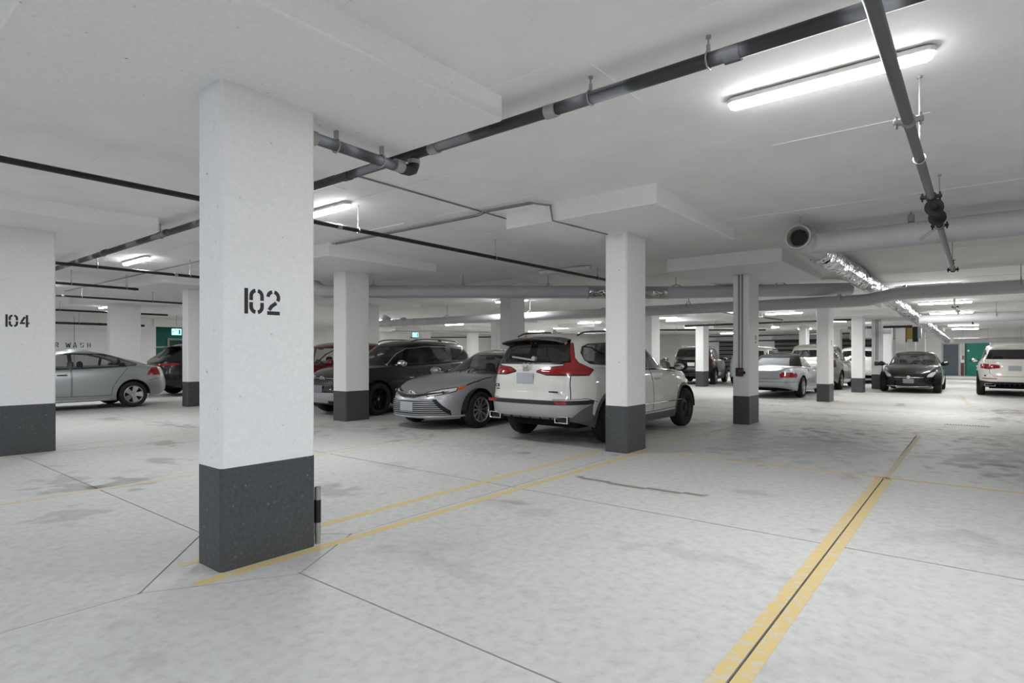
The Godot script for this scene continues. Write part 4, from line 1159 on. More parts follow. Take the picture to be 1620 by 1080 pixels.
func _cut_tri(a: Vector2, b: Vector2, c: Vector2, P: Array, N: Array, poly: PackedVector2Array, got: Geo, keep: Geo, depth: int) -> void:
	var area := (b - a).cross(c - a)
	if absf(area) < 1e-9:
		keep.tri(P[0], P[1], P[2], N[0], N[1], N[2])
		return
	var t := PackedVector2Array([a, b, c]) if area > 0.0 else PackedVector2Array([a, c, b])
	var inside := Geometry2D.intersect_polygons(t, poly)
	if inside.is_empty():
		keep.tri(P[0], P[1], P[2], N[0], N[1], N[2])
		return
	var outside := Geometry2D.clip_polygons(t, poly)
	if outside.is_empty():
		got.tri(P[0], P[1], P[2], N[0], N[1], N[2])
		return
	for q in outside + inside:
		if Geometry2D.is_polygon_clockwise(q):
			if depth > 4: break
			var ab := (a + b) / 2; var bc := (b + c) / 2; var ca := (c + a) / 2
			var pab: Vector3 = (P[0] + P[1]) / 2; var pbc: Vector3 = (P[1] + P[2]) / 2; var pca: Vector3 = (P[2] + P[0]) / 2
			var nab: Vector3 = (N[0] + N[1]).normalized(); var nbc: Vector3 = (N[1] + N[2]).normalized(); var nca: Vector3 = (N[2] + N[0]).normalized()
			_cut_tri(a, ab, ca, [P[0], pab, pca], [N[0], nab, nca], poly, got, keep, depth + 1)
			_cut_tri(ab, b, bc, [pab, P[1], pbc], [nab, N[1], nbc], poly, got, keep, depth + 1)
			_cut_tri(ca, bc, c, [pca, pbc, P[2]], [nca, nbc, N[2]], poly, got, keep, depth + 1)
			_cut_tri(ab, bc, ca, [pab, pbc, pca], [nab, nbc, nca], poly, got, keep, depth + 1)
			return
	for which in 2:
		for q in (inside if which == 0 else outside):
			var idx := Geometry2D.triangulate_polygon(q)
			var ps := []
			var ns := []
			for p in q:
				var l1: float = (p - a).cross(c - a) / area
				var l2: float = (b - a).cross(p - a) / area
				var l0: float = 1.0 - l1 - l2
				ps.append(P[0] * l0 + P[1] * l1 + P[2] * l2)
				ns.append((N[0] * l0 + N[1] * l1 + N[2] * l2).normalized())
			for k in range(0, idx.size(), 3):
				var g: Geo = got if which == 0 else keep
				g.tri(ps[idx[k]], ps[idx[k + 1]], ps[idx[k + 2]], ns[idx[k]], ns[idx[k + 1]], ns[idx[k + 2]])

func side_cut(src: Geo, s: float, poly: PackedVector2Array, remove := true, thr := 0.25) -> Geo:
	return cut(src, Vector3(1, 0, 0), Vector3(0, 1, 0), Vector3(0, 0, s), thr, poly, remove)

func end_cut(src: Geo, s: float, poly: PackedVector2Array, remove := true, thr := 0.2) -> Geo:
	return cut(src, Vector3(0, 0, 1), Vector3(0, 1, 0), Vector3(s, 0, 0), thr, poly, remove)

# view from a corner: ex = end sign (+1 front), sz = side sign, angle from straight-on; x axis of the poly grows toward the side
func corner_cut(src: Geo, ex: float, sz: float, ang: float, poly: PackedVector2Array, remove := true, thr := 0.1) -> Geo:
	var f := Vector3(ex * cos(ang), 0, sz * sin(ang))
	var u := Vector3(-ex * sin(ang), 0, sz * cos(ang))
	return cut(src, u, Vector3(0, 1, 0), f, thr, poly, remove)

func mirrored(p: PackedVector2Array) -> PackedVector2Array:
	var q := PackedVector2Array()
	for i in range(p.size() - 1, -1, -1): q.append(Vector2(-p[i].x, p[i].y))
	return q

func circle(c: Vector2, r: float, n := 36) -> PackedVector2Array:
	var p := PackedVector2Array()
	for i in n: p.append(c + Vector2(cos(TAU * i / n), sin(TAU * i / n)) * r)
	return p

func line_poly(pts: Array, w: float) -> PackedVector2Array:
	return Geometry2D.offset_polyline(PV(pts), w / 2, Geometry2D.JOIN_ROUND, Geometry2D.END_BUTT)[0]

func body_rows(S: Dictionary) -> Array:
	var hl: float = S.L / 2
	var base := loop_half(-hl, hl, S.W / 2, S.get("nr", 4.5), S.get("nf", 3.4), 60)
	var ts := [0.0, 0.06, 0.13, 0.22, 0.32, 0.43, 0.54, 0.64, 0.73, 0.81, 0.88, 0.93, 0.97, 1.0]
	var rows := []
	for t in ts:
		var row := []
		for p in base:
			var yt := cur(S.top, p.x)
			var yb := cur(S.bot, p.x)
			var y := lerpf(yb, yt, t)
			var e: float = p.x / hl
			var wf := pow(clampf((e - 0.45) / 0.55, 0, 1), 2.0)
			var wr := pow(clampf((-e - 0.55) / 0.45, 0, 1), 2.0)
			var x: float = p.x + wf * cur(S.nose, t) + wr * cur(S.tail, t)
			row.append(Vector3(x, y, p.y * cur(S.side, t)))
		rows.append(row)
	return rows

func cabin_rows(S: Dictionary) -> Array:
	var ts := [0.0, 0.1, 0.22, 0.34, 0.46, 0.58, 0.7, 0.8, 0.87, 0.92, 0.96, 0.985, 1.0]
	var rows := []
	for t in ts:
		var base := loop_half(cur(S.xr, t), cur(S.xf, t), cur(S.hw, t), S.get("gnr", 5.0), S.get("gnf", 3.2), 48)
		var row := []
		for p in base:
			var yb := cur(S.top, p.x) - 0.03
			row.append(Vector3(p.x, lerpf(yb, cur(S.yr, p.x), t), p.y))
		rows.append(row)
	return rows

var wheel_cache := {}

func wheel(parent: Node3D, at: Vector3, s: float, r: float, style: String) -> void:
	# s = +1 right side; axle along z
	var key := "%s_%.3f" % [style, r]
	if not wheel_cache.has(key):
		var rr := r * (0.66 if style != "steel" else 0.60)
		var w := 0.215
		var ty := Geo.new().lathe([[rr, -w * 0.40], [rr + 0.01, -w / 2], [rr + (r - rr) * 0.5, -w / 2 - 0.006], [r - 0.025, -w / 2 + 0.008], [r - 0.006, -w / 2 + 0.03], [r, -w * 0.2], [r, w * 0.2], [r - 0.006, w / 2 - 0.03], [r - 0.025, w / 2 - 0.008], [rr + (r - rr) * 0.5, w / 2 + 0.006], [rr + 0.01, w / 2], [rr, w * 0.40], [rr, -w * 0.4]], Vector3.ZERO, Vector3(0, 0, 1), 36)
		var rim := Geo.new().lathe([[rr - 0.012, 0.0], [rr - 0.012, w * 0.36], [rr + 0.004, w * 0.46], [rr + 0.006, w * 0.40]], Vector3.ZERO, Vector3(0, 0, 1), 36)
		rim.lathe([[rr, w * 0.40], [rr - 0.014, w * 0.44], [rr - 0.02, w * 0.3], [rr - 0.02, -w * 0.1]], Vector3.ZERO, Vector3(0, 0, 1), 36)
		var back := Geo.new().lathe([[rr - 0.015, -0.01], [0.0, 0.0]], Vector3.ZERO, Vector3(0, 0, 1), 24)
		back.lathe([[rr * 0.72, 0.03], [0.0, 0.032]], Vector3.ZERO, Vector3(0, 0, 1), 24)
		var n: int = {"five": 5, "split": 10, "multi": 20, "six": 6, "steel": 0}[style]
		for k in n:
			var a := TAU * k / n
			if style == "split": a = TAU * (k / 2) / 5.0 + (0.17 if k % 2 else -0.17)
			if style == "multi": a = TAU * (k / 2) / 10.0 + (0.085 if k % 2 else -0.085)
			var bs := Basis(Vector3(0, 0, 1), a)
			var wi := 0.075 if style == "five" else (0.04 if style == "six" else (0.028 if style == "split" else 0.017))
			var wo := 0.135 if style == "five" else (0.075 if style == "six" else (0.036 if style == "split" else 0.017))
			var z1 := w * 0.40
			var prof := [Vector3(rr * 0.1, -wi / 2, z1 - 0.03), Vector3(rr * 0.1, wi / 2, z1 - 0.03), Vector3(rr - 0.01, wo / 2, z1 - 0.005), Vector3(rr - 0.01, -wo / 2, z1 - 0.005)]
			var q := prof.map(func(p): return bs * p)
			var z := Vector3(0, 0, -0.035)
			rim.quad(q[0], q[1], q[2], q[3], Vector3(0, 0, 1))
			rim.quad(q[1], q[2], q[2] + z, q[1] + z, bs * Vector3(0, 1, 0))
			rim.quad(q[0], q[3], q[3] + z, q[0] + z, bs * Vector3(0, -1, 0))
		if style == "steel":
			rim.lathe([[rr - 0.012, w * 0.2], [rr * 0.82, w * 0.1], [rr * 0.7, w * 0.26], [rr * 0.45, w * 0.30], [rr * 0.40, w * 0.16], [rr * 0.22, w * 0.16], [rr * 0.2, w * 0.24], [0.0, w * 0.24]], Vector3.ZERO, Vector3(0, 0, 1), 36)
		else:
			rim.lathe([[rr * 0.24, w * 0.2], [rr * 0.22, w * 0.33], [0.0, w * 0.34]], Vector3.ZERO, Vector3(0, 0, 1), 20)
		var cap := Geo.new().lathe([[0.032, w * 0.30], [0.03, w * 0.36], [0.0, w * 0.365]], Vector3.ZERO, Vector3(0, 0, 1), 16)
		for k in 5:
			var d := Vector3(cos(TAU * k / 5 + 0.3), sin(TAU * k / 5 + 0.3), 0) * rr * 0.17
			cap.cyl(d + Vector3(0, 0, w * 0.2), d + Vector3(0, 0, w * 0.345), 0.008, -1, 6)
		var rm: Material = {"five": M.alloy, "split": M.alloydark, "multi": M.alloy, "six": M.alloy, "steel": M.alloygrey}[style]
		wheel_cache[key] = [ty.mesh(M.tyre), rim.mesh(rm), back.mesh(M.liner), cap.mesh(M.alloy if style != "steel" else M.clad)]
	var ms: Array = wheel_cache[key]
	var o := Node3D.new()
	o.name = "wheel"
	parent.add_child(o, true)
	o.position = at
	if s < 0.0: o.rotation.y = PI
	part_mesh(o, "tyre", ms[0])
	part_mesh(o, "rim", ms[1])
	part_mesh(o, "brake_shield", ms[2])
	part_mesh(o, "hub_cap", ms[3])

func seat(parent: Node3D, x: float, z: float, y: float, belt: float, m: Material) -> void:
	var g := Geo.new()
	g.box(Vector3(x, y + 0.06, z), Vector3(0.5, 0.14, 0.5), 0.05)
	g.box(Vector3(x - 0.28, (y + belt + 0.12) / 2, z), Vector3(0.14, belt + 0.12 - y, 0.48), 0.05, Basis(Vector3(0, 0, 1), 0.16))
	g.box(Vector3(x - 0.38, belt + 0.22, z), Vector3(0.09, 0.18, 0.26), 0.04)
	g.cyl(Vector3(x - 0.36, belt + 0.08, z - 0.06), Vector3(x - 0.37, belt + 0.18, z - 0.06), 0.008, -1, 6).cyl(Vector3(x - 0.36, belt + 0.08, z + 0.06), Vector3(x - 0.37, belt + 0.18, z + 0.06), 0.008, -1, 6)
	part(parent, "seat", g, m)

func place_car(S: Dictionary, called: String, label: String, x: float, z: float, heading: float) -> Node3D:
	# heading: degrees, 0 = nose toward -Z, 90 = nose toward +X
	var h := deg_to_rad(heading)
	var o := thing(called, label, "car", Vector3(x, 0, z))
	o.rotation.y = PI / 2 - h
	build_car(o, S)
	return o

func build_car(o: Node3D, S: Dictionary) -> void:
	var hl: float = S.L / 2
	var W: float = S.W / 2
	var fx: float = hl - S.fo
	var rx: float = fx - S.wb
	var wr: float = S.wr
	var P: Material = S.paint
	var suv: bool = S.get("suv", false)
	var body := skin(body_rows(S), S.get("crown", 0.05), W)
	var cab := skin(cabin_rows(S), S.get("roofcrown", 0.04), cur(S.hw, 1.0))
	var C := {"clad": Geo.new(), "liner": Geo.new(), "seam": Geo.new(), "black": Geo.new()}
	var ar: float = wr + S.get("archgap", 0.055)
	# wheel openings
	for s in [-1.0, 1.0]:
		for ax in [fx, rx]:
			side_cut(body, s, circle(Vector2(ax, wr), ar), true, 0.05)
	if suv:
		for s in [-1.0, 1.0]:
			for ax in [fx, rx]:
				C.clad.add(side_cut(body, s, circle(Vector2(ax, wr), ar + 0.055), true, 0.1))
			C.clad.add(side_cut(body, s, PV([[-hl, 0], [hl, 0], [hl, S.bot[2][1] + 0.12], [-hl, S.bot[2][1] + 0.12]]), true, 0.15))
	# inner arches and underbody
	var und := Geo.new()
	for s in [-1.0, 1.0]:
		for ax in [fx, rx]:
			var zo: float = s * (W * 0.97)
			for k in 14:
				var a0 := PI * k / 14.0
				var a1 := PI * (k + 1) / 14.0
				var e0 := Vector3(ax + cos(a0) * ar, wr + sin(a0) * ar, 0)
				var e1 := Vector3(ax + cos(a1) * ar, wr + sin(a1) * ar, 0)
				und.quad(e0 + Vector3(0, 0, zo), e1 + Vector3(0, 0, zo), e1 + Vector3(0, 0, zo - s * 0.34), e0 + Vector3(0, 0, zo - s * 0.34), Vector3(ax, wr, 0) - e0)
				und.flat(Vector3(ax, wr, zo - s * 0.34), e0 + Vector3(0, 0, zo - s * 0.34), e1 + Vector3(0, 0, zo - s * 0.34), Vector3(0, 0, s))
	var yb: float = S.bot[2][1]
	und.box(Vector3(0, yb + 0.06, 0), Vector3(S.L - 1.1, 0.10, S.W - 0.66)).box(Vector3((fx + rx) / 2, yb + 0.05, 0), Vector3(S.wb - ar * 2 - 0.04, 0.08, S.W - 0.16))
	und.box(Vector3(hl - 0.48, cur(S.bot, hl) + 0.06, 0), Vector3(0.5, 0.06, S.W * 0.5)).box(Vector3(-hl + 0.42, cur(S.bot, -hl) + 0.05, 0), Vector3(0.4, 0.05, S.W * 0.56))
	part(o, "underbody", und, M.liner)
	# windows
	var glassG := Geo.new()
	var dlo := PV(S.dlo)
	var ss: Array = [-1.0, 1.0]
	var sides := []
	for s in ss:
		if S.has("soft"):
			sides.append(side_cut(cab, s, dlo))
		else:
			var whole := side_cut(cab, s, dlo)
			var inner: PackedVector2Array = Geometry2D.offset_polygon(dlo, -0.018)[0]
			for band in S.panes:
				for q in Geometry2D.intersect_polygons(inner, PV([[band[0], 0.5], [band[1], 0.5], [band[3], 2.2], [band[2], 2.2]])):
					sides.append(side_cut(whole, s, q))
			if S.get("chromeline", false):
				var rim: PackedVector2Array = dlo
				var ln := line_poly(S.dlo.slice(S.chrome_from, S.chrome_to), 0.022)
				C["chrome"] = C.get("chrome", Geo.new())
				C.chrome.add(side_cut(whole, s, ln))
			C.black.add(whole)
	var front := end_cut(cab, 1.0, PV(S.ws), true, 0.15)
	var back := end_cut(cab, -1.0, PV(S.bl), true, 0.15)
	part(o, "windscreen", front, S.get("wsglass", M.glass))
	part(o, "rear_window", back, S.get("rearglass", M.glass))
	for g in sides: part(o, "side_window", g, S.get("sideglass", M.glass))
	# extra trims: name, material, view ("side","front","rear","fcorner","rcorner"), poly, push, target
	var todo := []
	for e in S.get("cuts", []):
		todo.append(e)
		if e.name == "headlamp" or e.get("bezel", false):
			var bez: Dictionary = e.duplicate()
			bez.name = "lamp_bezel"; bez.mat = M.gloss; bez.push = 0.0
			bez.poly = []
			for q in Geometry2D.offset_polygon(PV(e.poly), 0.016)[0]: bez.poly.append([q.x, q.y])
			todo.append(bez)
	for e in todo:
		var pl := PV(e.poly)
		var keepit: bool = e.get("copy", false)
		var acc := []
		for tgt in ([body, cab] if e.get("on", "body") == "both" else [cab if e.get("on", "body") == "cabin" else body]):
			match e.view:
				"side":
					for s in ss: acc.append(side_cut(tgt, s, pl, not keepit, e.get("thr", 0.25)))
				"front": acc.append(end_cut(tgt, 1.0, pl, not keepit, e.get("thr", 0.2)))
				"rear": acc.append(end_cut(tgt, -1.0, pl, not keepit, e.get("thr", 0.2)))
				"front2":
					acc.append(end_cut(tgt, 1.0, pl, not keepit)); acc.append(end_cut(tgt, 1.0, mirrored(pl), not keepit))
				"rear2":
					acc.append(end_cut(tgt, -1.0, pl, not keepit)); acc.append(end_cut(tgt, -1.0, mirrored(pl), not keepit))
				"fcorner":
					for s in ss: acc.append(corner_cut(tgt, 1.0, s, e.get("ang", 0.7), shifted(pl, -hl * sin(e.get("ang", 0.7))), not keepit, e.get("thr", 0.1)))
				"rcorner":
					for s in ss: acc.append(corner_cut(tgt, -1.0, s, e.get("ang", 0.7), shifted(pl, -hl * sin(e.get("ang", 0.7))), not keepit, e.get("thr", 0.1)))
				"top": acc.append(cut(tgt, Vector3(1, 0, 0), Vector3(0, 0, 1), Vector3(0, 1, 0), 0.3, pl, not keepit))
		if e.get("split", true) and acc.size() == 2 and e.view != "side":
			for g in acc:
				for q in pieces(g): part(o, e.name, q.push(e.get("push", 0.0)), e.mat)
		else:
			var all := Geo.new()
			for g in acc: all.add(g)
			for q in pieces(all): part(o, e.name, q.push(e.get("push", 0.0)), e.mat)
	# door seams and doors
	var doors := []
	for d in S.get("doors", []):
		var pl: PackedVector2Array = Geometry2D.offset_polygon(PV(d), -0.005)[0]
		var outer: PackedVector2Array = Geometry2D.offset_polygon(PV(d), 0.004)[0]
		for s in ss:
			doors.append([side_cut(body, s, pl, true, 0.2), s, d])
			C.seam.add(side_cut(body, s, outer, true, 0.2))
			C.seam.add(side_cut(cab, s, outer, true, 0.2))
	for d in doors:
		var node := part(o, "door", d[0], P)
		if node == null: continue
		var xr := 1e9
		for q in d[2]: xr = minf(xr, q[0])
		var hy: float = S.handle_y
		var hx: float = xr + S.get("handle_in", 0.17)
		if S.has("handle_xs"): hx = S.handle_xs[0] if xr > S.handle_xs[1] - 0.5 else S.handle_xs[1]
		var hz: float = surf_z(S, hx, hy)
		part(node, "handle", Geo.new().box(Vector3(hx, hy, d[1] * (hz + 0.018)), Vector3(0.20, 0.03, 0.022), 0.009).box(Vector3(hx - 0.085, hy, d[1] * (hz + 0.006)), Vector3(0.03, 0.026, 0.02)).box(Vector3(hx + 0.085, hy, d[1] * (hz + 0.006)), Vector3(0.03, 0.026, 0.02)), S.get("handlemat", P))
	# bonnet as a part of its own
	if S.has("bonnet"):
		var bits := pieces(cut(body, Vector3(1, 0, 0), Vector3(0, 0, 1), Vector3(0, 1, 0), 0.3, PV(S.bonnet)))
		for k in range(1, bits.size()): body.add(bits[k])
		part(o, "bonnet", bits[0], P)
	# bonnet and boot seams
	for e in S.get("seams", []):
		match e[0]:
			"front": C.seam.add(end_cut(body, 1.0, line_poly(e[1], 0.010)))
			"rear":
				C.seam.add(end_cut(body, -1.0, line_poly(e[1], 0.010)))
				C.seam.add(end_cut(cab, -1.0, line_poly(e[1], 0.010)))
			"top": C.seam.add(cut(body, Vector3(1, 0, 0), Vector3(0, 0, 1), Vector3(0, 1, 0), 0.3, line_poly(e[1], 0.009)))
			"side":
				for s in ss: C.seam.add(side_cut(body, s, line_poly(e[1], 0.008)))
	if C.has("chrome"): part(o, "chrome_trim", C.chrome.push(0.004), M.chrome)
	part(o, "window_trim", C.black, M.gloss)
	part(o, "panel_gap", C.seam.push(-0.004), M.seamline)
	part(o, "cladding", C.clad.push(0.006), S.get("cladmat", M.clad))
	part(o, "body", body, P)
	part(o, "roof", cab, S.get("roofmat", P))
	# cabin
	var belt := cur(S.top, 0.0)
	part(o, "cabin_floor", Geo.new().box(Vector3((S.xf[0][1] + S.xr[0][1]) / 2, belt - 0.42, 0), Vector3(S.xf[0][1] - S.xr[0][1] - 0.25, 0.04, S.W * 0.78)), M.cabin)
	part(o, "dashboard", Geo.new().box(Vector3(S.xf[0][1] - 0.32, belt - 0.12, 0), Vector3(0.5, 0.22, S.W * 0.76), 0.07), M.cabin)
	var sx: float = S.get("seat_x", 0.05)
	for z in [-0.37, 0.37]: seat(o, sx, z, belt - 0.40, belt - 0.12, S.get("seatmat", M.seat))
	for z in [-0.42, 0.0, 0.42]: seat(o, sx - 0.9, z, belt - 0.40, belt - 0.16, S.get("seatmat", M.seat))
	var wl := []
	for i in 17:
		var a := TAU * i / 16
		wl.append(Vector3(sx + 0.48 + sin(a) * 0.06, belt - 0.05 + sin(a) * 0.16, -0.37 + cos(a) * 0.17))
	part(o, "steering_wheel", Geo.new().tube(wl, 0.014, 6, false).cyl(Vector3(sx + 0.48, belt - 0.05, -0.37), Vector3(sx + 0.6, belt - 0.1, -0.37), 0.03), M.cabin)
	part(o, "rear_view_mirror", Geo.new().box(Vector3(cur(S.xf, 0.8) - 0.12, cur(S.yr, 0) - 0.14, 0), Vector3(0.03, 0.06, 0.22), 0.012), M.cabin)
	# wheels
	for ax in [fx, rx]:
		for s in [-1.0, 1.0]:
			wheel(o, Vector3(ax, wr, s * (W - 0.125)), s, wr, S.get("rim", "five"))
	# door mirrors
	var mx: float = S.get("mirror_x", S.xf[0][1] - 0.42)
	for s in [-1.0, 1.0]:
		var my := cur(S.top, mx) + 0.06
		var mz: float = cur(S.hw, 0.1)
		var mn := part(o, "door_mirror", Geo.new().ball(Vector3(mx, my, s * (mz + 0.17)), Vector3(0.085, 0.085, 0.13), 14, 10).box(Vector3(mx - 0.02, my - 0.03, s * (mz + 0.03)), Vector3(0.08, 0.04, 0.14), 0.012), S.get("mirrormat", P))
		part(mn, "mirror_glass", Geo.new().ball(Vector3(mx - 0.066, my, s * (mz + 0.17)), Vector3(0.022, 0.062, 0.10), 14, 8), M.mirror)
	if S.get("rails", false):
		for s in [-1.0, 1.0]:
			var g := Geo.new()
			var path := []
			var zr: float = cur(S.hw, 0.97) - 0.05
			for i in 13:
				var x := lerpf(S.rail[0], S.rail[1], i / 12.0)
				var lift := 0.045 * pow(sin(PI * i / 12.0), 0.4) if i > 0 and i < 12 else -0.01
				path.append(Vector3(x, cur(S.yr, x) + 0.02 + lift, s * zr))
			part(o, "roof_rail", g.tube(path, 0.014, 8), S.get("railmat", M.gloss))
	if S.has("plate_rear"):
		plate(o, Vector3(-hl, S.plate_rear[0], 0), -1.0, S.plate_rear[1], S.get("platemat", M.plate))
	if S.has("plate_front"):
		plate(o, Vector3(hl, S.plate_front[0], 0), 1.0, S.plate_front[1], S.get("platemat", M.plate))
	if S.has("fin"):
		part(o, "antenna_fin", Geo.new().prism(PV([[0.0, 0.0], [-0.16, 0.0], [-0.15, 0.06], [-0.11, 0.065]]), Vector3(S.fin, cur(S.yr, S.fin) + S.get("roofcrown", 0.04) - 0.005, -0.015), Vector3(1, 0, 0), Vector3(0, 1, 0), 0.03), S.get("finmat", P))

func plate(o: Node3D, at: Vector3, s: float, off: float, m: Material) -> void:
	part(o, "number_plate", Geo.new().box(at + Vector3(s * off, 0, 0), Vector3(0.012, 0.155, 0.31), 0.003), m, "blank pale number plate")

func surf_z(S: Dictionary, x: float, y: float) -> float:
	var t := clampf((y - cur(S.bot, x)) / (cur(S.top, x) - cur(S.bot, x)), 0, 1)
	var e: float = absf(x) / (S.L / 2)
	return pow(maxf(0.0, 1.0 - pow(e, 4.0)), 0.25) * S.W / 2 * cur(S.side, t)

func shifted(p: PackedVector2Array, dx: float) -> PackedVector2Array:
	var q := PackedVector2Array()
	for v in p: q.append(Vector2(v.x + dx, v.y))
	return q

func end_x(S: Dictionary, s: float, z: float, y: float) -> float:
	# body surface at the front (s=1) or rear (s=-1)
	var hl: float = S.L / 2
	var e: float = S.get("nf", 3.4) if s > 0 else S.get("nr", 4.5)
	var x := s * hl * pow(maxf(0.0, 1.0 - pow(absf(z) / (S.W / 2), e)), 1.0 / e)
	var t := clampf((y - cur(S.bot, x)) / (cur(S.top, x) - cur(S.bot, x)), 0, 1)
	var k: float = absf(x) / hl
	if s > 0: return x + pow(clampf((k - 0.45) / 0.55, 0, 1), 2.0) * cur(S.nose, t)
	return x + pow(clampf((k - 0.55) / 0.45, 0, 1), 2.0) * cur(S.tail, t)

func lettering(o: Node3D, text: String, size: float, at: Vector3, facing: float, m: Material, called := "badge_lettering") -> void:
	var t := TextMesh.new()
	var f := SystemFont.new()
	f.font_names = PackedStringArray(["Droid Sans"])
	f.font_weight = 700
	t.font = f
	t.text = text
	t.font_size = 32
	t.pixel_size = size / 32.0
	t.depth = 0.004
	t.material = m
	var mi := part_mesh(o, called, t, "", at)
	mi.rotation.y = facing * PI / 2

# the connected pieces of a cut-out; slivers stay with the largest
func pieces(g: Geo) -> Array:
	var n := g.v.size() / 3
	var root := PackedInt32Array()
	for i in n: root.append(i)
	var first := {}
	for i in g.v.size():
		var k := Vector3i((g.v[i] * 2000.0).round())
		var t := i / 3
		if first.has(k):
			var a: int = t
			while root[a] != a: a = root[a]
			var b: int = first[k]
			while root[b] != b: b = root[b]
			root[a] = b
		else:
			first[k] = t
	var groups := {}
	for t in n:
		var a: int = t
		while root[a] != a: a = root[a]
		root[t] = a
		if not groups.has(a): groups[a] = Geo.new()
		var q: Geo = groups[a]
		for e in 3:
			q.v.append(g.v[t * 3 + e]); q.n.append(g.n[t * 3 + e])
	var list := groups.values()
	list.sort_custom(func(a, b): return piece_area(a) > piece_area(b))
	var out := []
	for q in list:
		if out.is_empty() or piece_area(q) > 0.004: out.append(q)
		else: out[0].add(q)
	return out

func piece_area(g: Geo) -> float:
	var s := 0.0
	for i in range(0, g.v.size(), 3): s += (g.v[i + 1] - g.v[i]).cross(g.v[i + 2] - g.v[i]).length() / 2
	return s

func suv_base() -> Dictionary:
	return {"suv": true, "L": 4.70, "W": 1.866, "fo": 0.93, "wb": 2.70, "wr": 0.355, "nf": 3.2, "nr": 4.6, "crown": 0.06, "roofcrown": 0.045,
		"top": [[-2.35, 1.10], [-2.0, 1.16], [-1.2, 1.13], [0.3, 1.07], [1.0, 1.06], [1.5, 1.03], [2.0, 0.94], [2.35, 0.82]],
		"bot": [[-2.35, 0.40], [-2.0, 0.34], [-1.5, 0.23], [1.7, 0.22], [2.1, 0.24], [2.35, 0.27]],
		"side": [[0.0, 0.93], [0.12, 0.972], [0.42, 1.0], [0.7, 0.985], [0.88, 0.95], [0.96, 0.925], [1.0, 0.90]],
		"nose": [[0.0, -0.10], [0.2, -0.02], [0.45, 0.0], [0.72, -0.04], [0.9, -0.10], [1.0, -0.20]],
		"tail": [[0.0, 0.10], [0.1, 0.02], [0.35, 0.0], [0.5, 0.05], [0.75, 0.06], [1.0, 0.09]],
		"xf": [[0.0, 1.14], [0.3, 0.86], [0.6, 0.58], [0.85, 0.34], [0.95, 0.2], [1.0, 0.05]], "xr": [[0.0, -2.25], [0.35, -2.18], [0.7, -2.08], [0.88, -2.02], [0.96, -1.94], [1.0, -1.8]],
		"hw": [[0.0, 0.835], [0.5, 0.765], [0.8, 0.705], [0.92, 0.67], [1.0, 0.58]], "yr": [[-2.1, 1.575], [-1.5, 1.625], [-0.5, 1.645], [0.2, 1.625], [0.6, 1.58], [1.2, 1.5]],
		"dlo": [[0.86, 1.09], [0.5, 1.345], [0.24, 1.475], [-0.3, 1.53], [-1.1, 1.525], [-1.75, 1.475], [-1.95, 1.35], [-1.82, 1.20], [-1.2, 1.16], [0.0, 1.10]],
		"panes": [[-0.02, 1.5, 0.02, 1.5], [-1.02, -0.10, -0.98, -0.06], [-2.1, -1.14, -2.2, -1.24]],
		"ws": [[-0.70, 1.10], [0.70, 1.10], [0.56, 1.535], [-0.56, 1.535]], "bl": [[-0.66, 1.215], [0.66, 1.215], [0.58, 1.475], [0.3, 1.495], [-0.3, 1.495], [-0.58, 1.475]],
		"doors": [[[0.95, 0.40], [0.98, 1.02], [0.86, 1.10], [0.5, 1.375], [0.2, 1.52], [-0.05, 1.565], [-0.06, 0.38]], [[-0.08, 0.38], [-0.07, 1.565], [-1.05, 1.56], [-1.12, 1.2], [-1.10, 0.95], [-0.92, 0.74], [-0.85, 0.38]]],
		"handle_y": 0.93, "handle_in": 0.16, "seat_x": 0.10}

